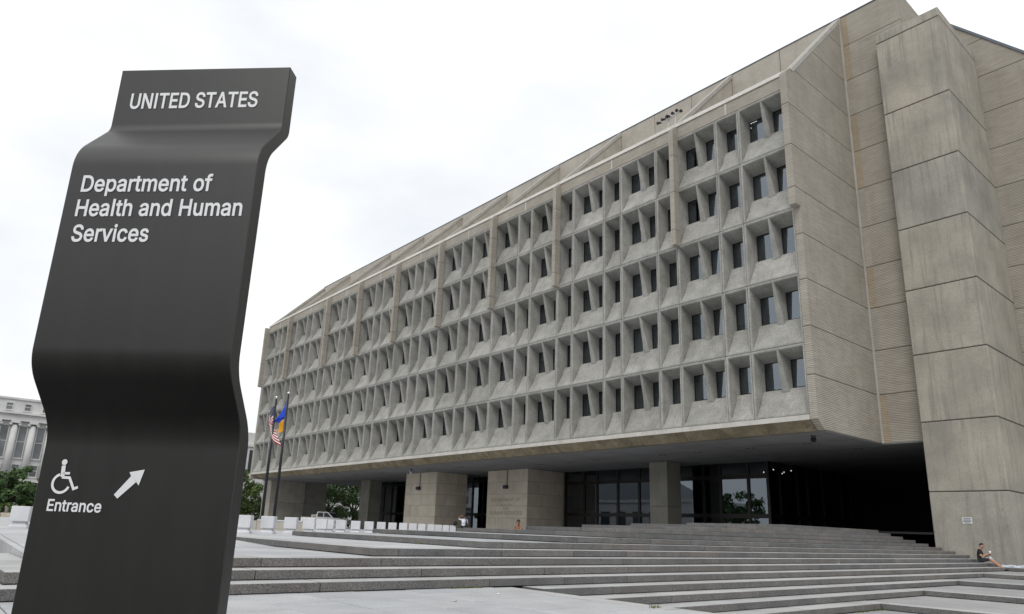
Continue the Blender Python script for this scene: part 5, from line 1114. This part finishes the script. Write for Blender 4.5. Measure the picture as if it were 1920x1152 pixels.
def head_hair(parent, c, f, mat, r=0.098, cap=False):
    """hair shell over the top and back of the head c, face direction f"""
    m = MB(); f = Vector(f).normalized(); n = 14; rg = 9
    up = Vector((0, 0, 1)); sd_ = f.cross(up).normalized(); up = sd_.cross(f)
    for i in range(rg + 1):
        th = (math.pi * 0.66) * i / rg
        for j in range(n):
            a = 2 * math.pi * j / n
            fr = math.cos(a); lim = 0.50 if fr > 0.3 else (0.80 if fr > -0.2 else 1.0)
            t2 = th * lim
            v = Vector(c) + (up * math.cos(t2) * 1.12 + (f * math.cos(a) + sd_ * math.sin(a) * 0.86) * math.sin(t2)) * r
            m.v.append(tuple(v))
    for i in range(rg):
        for j in range(n):
            k = (j + 1) % n; m.f.append([i * n + j, (i + 1) * n + j, (i + 1) * n + k, i * n + k]); m.mi.append(0)
    return m.build('hair', mat, parent, True)
def add_head(nd, ed, c, f, neck='neck'):
    c = Vector(c); f = Vector(f).normalized(); sd_ = f.cross(Vector((0, 0, 1))).normalized()
    nd['jaw'] = (tuple(c + f * 0.030 + Vector((0, 0, -0.075))), 0.050); nd['skull'] = (tuple(c + Vector((0, 0, 0.0))), (0.078, 0.088))
    nd['crown'] = (tuple(c + f * -0.012 + Vector((0, 0, 0.062))), 0.062)
    nd['nose'] = (tuple(c + f * 0.105 + Vector((0, 0, -0.022))), 0.012)
    nd['brow'] = (tuple(c + f * 0.055 + Vector((0, 0, 0.015))), 0.045)
    for s, k in ((1, 'earL'), (-1, 'earR')): nd[k] = (tuple(c - sd_ * 0.088 * s + Vector((0, 0, -0.015))), 0.014); ed.append(('skull', k))
    ed += [(neck, 'jaw'), ('jaw', 'skull'), ('skull', 'crown'), ('skull', 'brow'), ('brow', 'nose')]
def eyes(parent, c, f):
    c = Vector(c); f = Vector(f).normalized(); sd_ = f.cross(Vector((0, 0, 1))).normalized()
    for s in (1, -1):
        m = MB(); m.ball(tuple(c + f * 0.090 + sd_ * 0.032 * s + Vector((0, 0, 0.0))), 0.011, 8, 6); m.build('eye', M['hair'], parent, True)
    m = MB(); m.tube(tuple(c + f * 0.083 + sd_ * 0.022 + Vector((0, 0, -0.068))), tuple(c + f * 0.083 - sd_ * 0.022 + Vector((0, 0, -0.068))), 0.006, seg=6); m.build('mouth', M['tan_top'], parent)

HEADKEYS = ('jaw', 'skull', 'crown', 'nose', 'brow', 'earL', 'earR')
def seated(loc, rot, label, hairm, lean, head, face, arms, legs, matsel, mats, crown_up=0.0):
    t = empty('person', loc, rot); tag(t, label, 'person')
    nd = {'pelvis': ((0, 0, 0.11), (0.15, 0.115)), 'waist': ((lean * 0.35, 0, 0.27), (0.135, 0.10)), 'chest': ((lean * 0.75, 0, 0.43), (0.155, 0.11)),
          'collar': ((lean, 0, 0.545), (0.09, 0.075)), 'neck': ((lean + 0.015, 0, 0.61), 0.048)}
    ed = [('pelvis', 'waist'), ('waist', 'chest'), ('chest', 'collar'), ('collar', 'neck')]
    add_head(nd, ed, head, face)
    for s, sg in (('L', 1), ('R', -1)):
        sh, el, wr, hd, up = arms[s]
        nd['sh' + s] = (sh, 0.062); nd['el' + s] = (el, 0.042); nd['wr' + s] = (wr, 0.028)
        ed += [('collar', 'sh' + s), ('sh' + s, 'el' + s), ('el' + s, 'wr' + s)]; hand(nd, ed, 'wr' + s, hd, up, s)
        hip, kn, an, toe = legs[s]
        nd['hip' + s] = (hip, 0.098); nd['mid' + s] = (tuple((Vector(hip) + Vector(kn)) * 0.5 + Vector((0, 0, 0.005))), 0.085); nd['kn' + s] = (kn, 0.062)
        nd['calf' + s] = (tuple(Vector(kn) * 0.6 + Vector(an) * 0.4 + Vector((-0.02, 0, 0))), 0.056); nd['an' + s] = (an, 0.036); nd['toe' + s] = (toe, 0.034)
        ed += [('pelvis', 'hip' + s), ('hip' + s, 'mid' + s), ('mid' + s, 'kn' + s), ('kn' + s, 'calf' + s), ('calf' + s, 'an' + s), ('an' + s, 'toe' + s)]
    skin_body('body', nd, ed, 'pelvis', matsel, mats, t)
    head_hair(t, Vector(head) + Vector((0, 0, 0.022)), face, hairm); eyes(t, head, face)
    return t
def sel_short(a, b, t, c):                        # 0 skin 1 top 2 lower 3 shoe
    if a.startswith('an') or b.startswith('toe'): return 3
    if b in HEADKEYS or b == 'neck': return 0
    if a.startswith('el') or 'palm' in b or a[1:2] == 'f' or b[1:2] in ('f', 't') and len(b) <= 4 and not b.startswith('to'): return 0
    if a.startswith('sh') and t > 0.55: return 0
    if a.startswith('kn') or a.startswith('calf'): return 0
    if a.startswith('mid') and t > 0.85: return 0
    if a == 'pelvis' and b == 'waist' and t < 0.35 or a.startswith('hip') or a.startswith('mid') or b.startswith('hip'): return 2
    return 1
# man on the steps by the tower, turned to his left, eating
MX, MY, MZ = 0.56, -0.55, -0.15
seated((4.30 + MX, 5.45 + MY, 0.452 + MZ), R(8), 'man in black shirt and dark shorts sitting on the steps with a cup', M['hair'], 0.08,
       (0.17, -0.01, 0.735), (0.75, -0.62, -0.12),
       {'L': ((0.07, 0.185, 0.50), (0.20, 0.22, 0.29), (0.40, 0.10, 0.36), (0.7, -0.5, 0.3), (0, 0, 1)),
        'R': ((0.07, -0.185, 0.50), (0.16, -0.24, 0.27), (0.36, -0.12, 0.38), (0.7, 0.4, 0.35), (0, 0, 1))},
       {'L': ((0.03, 0.10, 0.10), (0.44, 0.14, 0.20), (0.90, 0.13, -0.235), (1.06, 0.16, -0.262)),
        'R': ((0.03, -0.10, 0.10), (0.46, -0.10, 0.17), (0.93, -0.08, -0.235), (1.09, -0.08, -0.262))},
       sel_short, [M['skin'], M['tee'], M['shorts'], M['shoe']])
o = MB(); o.tube((4.74 + MX, 5.53 + MY, 0.86 + MZ), (4.75 + MX, 5.53 + MY, 0.98 + MZ), 0.034, 0.044, 12); tag(o.build('paper_cup', M['letter'], None, True), 'white paper cup in the hands of the man on the steps', 'cup')
m = MB()
for j in range(9):
    for i in range(9):
        a, b = i / 8 - .5, j / 8 - .5
        m.v.append((4.70 + MX + a * 0.26 + 0.02 * math.sin(b * 9), 5.52 + MY + b * 0.30, 0.655 + MZ + 0.22 * (0.25 - a * a) * 1.2 + 0.04 * math.sin(a * 11 + b * 5) - b * b * 0.25))
for j in range(8):
    for i in range(8): m.f.append([j * 9 + i, j * 9 + i + 1, j * 9 + i + 10, j * 9 + i + 9]); m.mi.append(0)
tag(m.build('plastic_bag', M['bag'], None, True, fix=False), 'pale crumpled plastic bag on the lap of the man on the steps', 'bag')
m = MB()
rr = random.Random(3); n = 18
for j in range(7):
    a = math.pi * j / 6
    for i in range(n + 1):
        x = i / n; r_ = 0.10 + 0.02 * math.sin(x * 13 + j) + rr.uniform(-.008, .008)
        m.v.append((5.45 + x * 0.92, 5.92 - math.cos(a) * r_ * 1.4, RISE + 0.004 + math.sin(a) * r_))
for j in range(6):
    for i in range(n): q = j * (n + 1) + i; m.f.append([q, q + 1, q + n + 2, q + n + 1]); m.mi.append(0)
for sgn in (0, n): m.f.append([j * (n + 1) + sgn for j in range(7)]); m.mi.append(0)
tag(m.build('plastic_sheet', M['bag'], None, True), 'rolled white plastic sheet lying at the foot of the tower beside the seated man', 'sheet')

def sel_back(a, b, t, c):
    k = sel_short(a, b, t, c)
    return {0: 0, 1: 1, 2: 2, 3: 3}[k] if not (a.startswith('kn') or a.startswith('calf') or a.startswith('mid')) else 2
# man in patterned shirt seen from behind, sitting on a block
blk = bx('stone_bench', -20.75, -20.15, -5.5, -4.9, 0.6, 1.02, M['granite'], None, 0.02); tag(blk, 'grey stone block under the man in the patterned shirt', 'bench')
seated((-20.45, -5.2, 1.022), R(128), 'man in white patterned shirt seen from behind, one arm raised to his head', M['hair'], 0.03,
       (0.05, 0.0, 0.755), (1, 0.1, -0.1),
       {'L': ((0.03, 0.20, 0.52), (0.10, 0.42, 0.60), (0.12, 0.20, 0.75), (0.0, -0.9, 0.3), (1, 0, 0)),
        'R': ((0.03, -0.20, 0.52), (0.08, -0.27, 0.26), (0.30, -0.14, 0.20), (0.9, 0.2, 0), (0, 0, 1))},
       {'L': ((0.03, 0.10, 0.10), (0.46, 0.14, 0.10), (0.48, 0.14, -0.34), (0.62, 0.14, -0.38)),
        'R': ((0.03, -0.10, 0.10), (0.46, -0.12, 0.10), (0.48, -0.12, -0.34), (0.62, -0.12, -0.38))},
       sel_back, [M['skin_dark'], M['print_shirt'], M['tee'], M['shoe']])
# woman resting her face on her hand behind the steps
seated((-6.95, -12.25, 0.602), R(-75), 'person with dark hair in a tan top sitting low behind the steps, hand to face', M['hair'], 0.10,
       (0.16, 0.02, 0.74), (0.9, 0.3, -0.25),
       {'L': ((0.10, 0.17, 0.50), (0.30, 0.14, 0.36), (0.27, 0.07, 0.58), (-0.1, -0.4, 1), (1, 0, 0)),
        'R': ((0.10, -0.17, 0.50), (0.26, -0.20, 0.26), (0.42, -0.06, 0.24), (0.9, 0.3, 0), (0, 0, 1))},
       {'L': ((0.03, 0.10, 0.10), (0.40, 0.12, 0.32), (0.62, 0.12, 0.05), (0.76, 0.12, 0.03)),
        'R': ((0.03, -0.10, 0.10), (0.40, -0.10, 0.32), (0.62, -0.10, 0.05), (0.76, -0.10, 0.03))},
       sel_back, [M['skin_dark'], M['tan_top'], M['tan_top'], M['shoe']])
m = MB(); m.ball((0, 0, 0), 0.2, 12, 8, 0, (1.0, 0.75, 0.8)); m.ball((0.05, 0, 0.14), 0.10, 10, 6, 0, (1.2, 0.4, 0.6))
tag(put('backpack', m.mesh('backpack', M['black'], True), None, (-27.0, -1.1, 1.36)), 'black bag resting on the last bollard of the row', 'bag')

# ================================================================ TREES AND SHRUBS
def crown_mesh(seed, rx, ry, rz, n_cl, per, leaf_s, mat):
    rr = random.Random(seed); m = MB()
    cl = []
    for i in range(n_cl):
        while True:
            p = Vector((rr.uniform(-1, 1), rr.uniform(-1, 1), rr.uniform(-1, 1)))
            if 0.25 < p.length < 1.0: break
        if rr.random() < 0.6: p = p.normalized() * rr.uniform(0.7, 1.0)
        cl.append((Vector((p.x * rx, p.y * ry, p.z * rz)), rr.uniform(0.16, 0.34) * min(rx, rz)))
    for c, r in cl:
        for j in range(per):
            d = Vector((rr.gauss(0, 1), rr.gauss(0, 1), rr.gauss(0, 1))).normalized() * r * rr.uniform(0.4, 1.1)
            d.z *= 0.75
            p = c + d; s = leaf_s * rr.uniform(0.6, 1.4)
            n_ = (d.normalized() + Vector((rr.uniform(-.7, .7), rr.uniform(-.7, .7), rr.uniform(-.3, .9)))).normalized()
            u = n_.orthogonal().normalized(); u.rotate(Matrix.Rotation(rr.uniform(0, 6.28), 3, n_)); w = n_.cross(u)
            m.add([tuple(p - u * s), tuple(p + w * s * 0.55), tuple(p + u * s), tuple(p - w * s * 0.55)], [[0, 1, 2, 3]])
    return m.mesh('crown', mat, fix=False)
def trunk_mesh(seed, h, r, crown_z, spread):
    rr = random.Random(seed); m = MB(); m.tube((0, 0, -0.1), (0.05, 0.02, crown_z * 0.55), r, r * 0.75, 9)
    for i in range(7):
        a = 2 * math.pi * i / 7 + rr.uniform(-.3, .3); k = rr.uniform(0.4, 0.8) * spread
        z0 = crown_z * rr.uniform(0.4, 0.55); mid = (math.cos(a) * k * 0.5, math.sin(a) * k * 0.5, z0 + (crown_z - z0) * 0.6)
        m.tube((0.03, 0.01, z0), mid, r * 0.5, r * 0.3, 6); m.tube(mid, (math.cos(a) * k, math.sin(a) * k, crown_z + rr.uniform(0, 0.3) * spread), r * 0.3, r * 0.1, 6)
    return m.mesh('trunk', M['bark'], True)
def tree(name, x, y, z, h, rx, rz, seed, label, mat='leaf', n_cl=60, per=110, leaf_s=0.17, cat='tree', group=None, ry=None):
    t = empty(name, (x, y, z), seed * 1.3); tag(t, label, cat, group)
    cz = h - rz
    put('trunk', trunk_mesh(seed, h, max(0.06, 0.03 * h), cz, rx), t)
    put('crown', crown_mesh(seed, rx, ry or rx, rz, n_cl, per, leaf_s, M[mat]), t, (0, 0, cz)); return t
G_T = 'trees beyond the plaza'
tree('street_tree', -83, 2.0, 0.42, 7.6, 3.6, 3.3, 1, 'bushy light green tree between the sign and the building corner', 'leaf', group=G_T, n_cl=80)
tree('street_tree', -90, 9.5, 0.42, 7.4, 4.0, 3.6, 2, 'dark green tree half hidden behind the left pier of the building', 'leaf_dark', group=G_T)
tree('street_tree', -79.5, -0.6, 0.42, 4.4, 2.2, 2.0, 3, 'lower dark green tree under the bushy one right of the sign', 'leaf_dark', group=G_T)
tree('street_tree', -88, 18.5, 0.42, 9.8, 5.0, 4.8, 4, 'dark broad tree seen through the open bay under the building, left half', 'leaf_dark', group=G_T, n_cl=80)
tree('street_tree', -91, 24.5, 0.42, 9.8, 4.6, 4.8, 5, 'dark broad tree seen through the open bay under the building, beside the column', 'leaf_dark', group=G_T, n_cl=80)
tree('street_tree', -79.0, -24.0, 0.42, 6.2, 2.9, 2.8, 6, 'round dark green tree at the left edge of the photo', 'leaf_dark', group=G_T)
tree('street_tree', -80.0, -20.3, 0.42, 4.4, 2.3, 2.0, 7, 'light green small tree between the left edge and the sign', 'leaf', group=G_T)
tree('street_tree', -104, -13.0, 0.42, 8.0, 4.2, 3.6, 8, 'broad green tree in the distance right behind the dark sign, further left', 'leaf_dark', group=G_T)
tree('street_tree', -100, -4.5, 0.42, 8.6, 4.4, 3.9, 9, 'tall green tree in the distance right behind the edge of the dark sign', 'leaf', group=G_T)
for i, (x, y, s) in enumerate([(-76.6, -26.5, 1.0), (-76.3, -23.8, 0.85), (-76.9, -21.9, 1.1), (-76.4, -20.0, 0.9), (-76.8, -18.3, 1.05)]):
    tree('shrub', x, y, 0.42, 1.9 * s, 1.15 * s, 0.85 * s, 11 + i, ['low dark shrub behind the kerb at the left edge', 'low sandy gap-side shrub behind the kerb, second from the left edge', 'middle low green shrub behind the kerb left of the sign',
         'fourth low green shrub behind the kerb, under the small tree', 'low green shrub behind the kerb nearest the sign'][i], 'leaf' if i % 2 else 'leaf_dark', 26, 70, 0.12, 'shrub', 'shrubs behind the kerb')
t = empty('stone_kerb', (-73.8, -25, 0.42)); tag(t, 'low kerb of alternating tan and grey stones at the far edge of the left plaza', 'kerb')
for i in range(14):
    z1 = 0.50 + 0.05 * (i % 3)
    m = MB(); m.cbox(-0.3, 0.3, -8 + i * 1.7, -8 + i * 1.7 + 1.66, 0.0, z1, 0.03); m.build('kerb_stone', M['pier'] if i % 3 else M['granite'], t)

# ================================================================ FAR BUILDINGS
C_ = empty('classical_building', (-150, -28, 0.4)); tag(C_, 'white classical building with tall columns in the left distance', 'building')
YA, YB = -42.0, 33.0
bx('wall', -14, -0.35, YA, YB, 7.0, 19.0, M['limestone'], C_)
bx('attic', -14, 0.0, YA, YB, 19.7, 22.1, M['limestone'], C_)
bx('attic_cap', -14, 0.25, YA - 0.2, YB + 0.2, 22.1, 22.5, M['limestone'], C_)
m = MB(); m.box(-14, 0.55, YA, YB, 18.95, 19.25); m.box(-14, 0.9, YA, YB, 19.253, 19.55); m.box(-14, 0.45, YA, YB, 18.0, 18.947); m.box(-14, 0.3, YA, YB, 19.553, 19.697); m.build('cornice', M['limestone'], C_)
bx('base', -14, 0.0, YA, YB, 0.0, 6.4, M['base_stone'], C_)
bx('balcony_ledge', -14, 0.8, YA, YB, 6.45, 6.95, M['limestone'], C_)
colm = MB(); colm.tube((0, 0, 6.96), (0, 0, 17.2), 0.62, 0.52, 14); colm = colm.mesh('column', M['limestone'], True)
cap = MB(); cap.box(-0.7, 0.7, -0.75, 0.75, 17.55, 17.98); cap.tube((-0.6, -0.72, 17.4), (0.6, -0.72, 17.4), 0.28, seg=8); cap.tube((-0.6, 0.72, 17.4), (0.6, 0.72, 17.4), 0.28, seg=8)
cap = cap.mesh('capital', M['limestone'])
def far_window(name, w, z0, z1, x):
    m = MB(); f = 0.14
    m.box(x, x + 0.16, -w / 2, -w / 2 + f, z0, z1); m.box(x, x + 0.16, w / 2 - f, w / 2, z0, z1)
    m.box(x, x + 0.16, -w / 2 + f, w / 2 - f, z1 - f, z1); m.box(x, x + 0.22, -w / 2 - 0.1, w / 2 + 0.1, z0 - 0.25, z0)
    zm = z0 + (z1 - z0) * 0.5; m.box(x, x + 0.1, -w / 2 + f, w / 2 - f, zm - 0.06, zm + 0.06)
    p = MB(); p.quad((x + 0.03, -w / 2 + f, z0), (x + 0.03, w / 2 - f, z0), (x + 0.03, w / 2 - f, z1 - f), (x + 0.03, -w / 2 + f, z1 - f))
    return m.mesh(name, M['limestone']), p.mesh('pane', M['far_pane'], fix=False)
kinds = [far_window('window', 1.5, 11.0, 17.2, -0.35), far_window('window', 1.4, 7.6, 9.8, -0.35), far_window('window', 1.25, 20.1, 21.5, 0.0), far_window('window', 1.3, 3.9, 5.5, 0.0)]
i = 0; y = YA + 1.9
while y < YB - 1.6:
    for me, pm in kinds:
        w_ = put('window', me, C_, (0, y, 0)); put('pane', pm, w_)
    if y + 1.5 < YB - 0.5:
        c_ = put('column', colm, C_, (0.05, y + 1.5, 0)); put('capital', cap, c_)
    y += 3.0
D_ = empty('pale_building', (-120, 15.5, 0.4)); tag(D_, 'plain pale stone building with a slit window behind the left corner of the office block', 'building')
bx('wall', -20, 0, 0, 45, 0, 14.9, M['limestone'], D_); bx('upper_block', -20, -0.6, 0.8, 45, 14.9, 17.3, M['limestone'], D_)
bx('cornice', -20, 0.25, -0.2, 45, 14.5, 14.95, M['limestone'], D_)
for yy in (1.5, 6.5, 11.5):
    m = MB(); m.box(0.0, 0.06, yy - 0.32, yy + 0.32, 9.6, 13.9); m.build('slit_window', M['house_glass'], D_)

# ================================================================ PARKED TRUCK
t = empty('pickup_truck', (-61.0, 5.2, 0.6), R(38)); tag(t, 'white pickup truck parked beyond the bollards, seen under the building', 'truck')
m = MB(); m.prism([(-2.7, 0.45), (2.6, 0.45), (2.65, 0.95), (1.3, 1.10), (-2.7, 1.10)], 1, -0.95, 0.95); m.build('body', M['car_white'], t)
m = MB(); m.prism([(-0.9, 1.103), (1.25, 1.103), (0.55, 1.72), (-0.75, 1.75)], 1, -0.85, 0.85); cabin = m.build('cabin', M['car_white'], t)
for s in (-1, 1):
    m = MB(); m.prism([(-0.72, 1.16), (0.02, 1.16), (0.0, 1.64), (-0.64, 1.66)], 1, 0.855 * s, 0.865 * s); m.prism([(0.12, 1.16), (1.0, 1.16), (0.50, 1.62), (0.11, 1.64)], 1, 0.855 * s, 0.865 * s); m.build('side_window', M['house_glass'], cabin)
m = MB(); m.add([(1.19, -0.75, 1.16), (1.19, 0.75, 1.16), (0.66, 0.72, 1.64), (0.66, -0.72, 1.64)], [[0, 1, 2, 3]]); m.build('windscreen', M['house_glass'], cabin, fix=False)
for x in (-1.75, 1.7):
    for s in (-1, 1):
        m = MB(); m.tube((x, s * 0.74, 0.36), (x, s * 0.97, 0.36), 0.36, seg=16); w_ = m.build('wheel', M['tyre'], t)
        m = MB(); m.tube((x, s * 0.972, 0.36), (x, s * 0.985, 0.36), 0.2, seg=12); m.build('rim', M['metal_pale'], w_)
t = empty('cargo_box', (-62.2, 4.6, 0.6), R(38)); tag(t, 'pale cargo box with a red patch standing behind the white truck', 'box')
m = MB(); m.cbox(-0.5, 0.5, -0.5, 0.5, 0.0, 1.42, 0.02); m.build('shell', M['coping'], t)
m = MB(); m.cbox(-0.25, 0.2, -0.52, -0.503, 0.85, 1.2, 0.005); m.build('red_panel', M['red'], t)

# ================================================================ ACROSS THE STREET (seen in the glass)
G_S = 'trees across the street behind the viewer'
for i, (x, y, h, r_) in enumerate([(-55, -57, 10.2, 4.6), (-38, -95, 12, 5.5), (-18, -86, 10.5, 4.6), (8, -92, 12, 5.2), (34, -84, 11, 5), (62, -78, 12, 5.4), (80, -52, 11, 5)]):
    tree('plane_tree', x, y, -0.8, h, r_, h * 0.38, 30 + i, 'round crowned street tree across the street, %s, seen only in reflections' % ['far west', 'west', 'west of the sign', 'facing the stairs', 'east of the stairs', 'far east', 'at the side street'][i],
         'leaf_dark', 46, 80, 0.30, 'tree', G_S)
t = empty('garden_hall', (-95, -75, -0.8)); tag(t, 'low stone hall with a glazed hipped roof, reflected in the lobby glass', 'building')
bx('wall', -25, 25, -10, 10, 0, 8.5, M['limestone'], t)
bx('cornice', -25.4, 25.4, -10.4, 10.4, 8.5, 9.1, M['limestone'], t)
m = MB(); m.add([(-20, -7, 9.1), (20, -7, 9.1), (20, 7, 9.1), (-20, 7, 9.1), (-12, 0, 14.5), (12, 0, 14.5)], [[0, 1, 5, 4], [1, 2, 5], [2, 3, 4, 5], [3, 0, 4]]); m.build('glazed_roof', M['house_glass'], t)
for i in range(10):
    m = MB(); m.box(-22.6 + i * 4.6, -20.0 + i * 4.6, 10.0, 10.06, 2.0, 6.6); m.build('window', M['house_glass'], t)
t = empty('office_slab', (10, -120, -0.8)); tag(t, 'grey office slab across the street, reflected in the windows', 'building')
bx('wall', -55, 55, -10, 10, 0, 17, M['smooth'], t)
for fl in range(4):
    m = MB(); m.box(-53, 53, 10.0, 10.06, 2.4 + fl * 4, 4.6 + fl * 4); m.build('window_band', M['house_glass'], t)
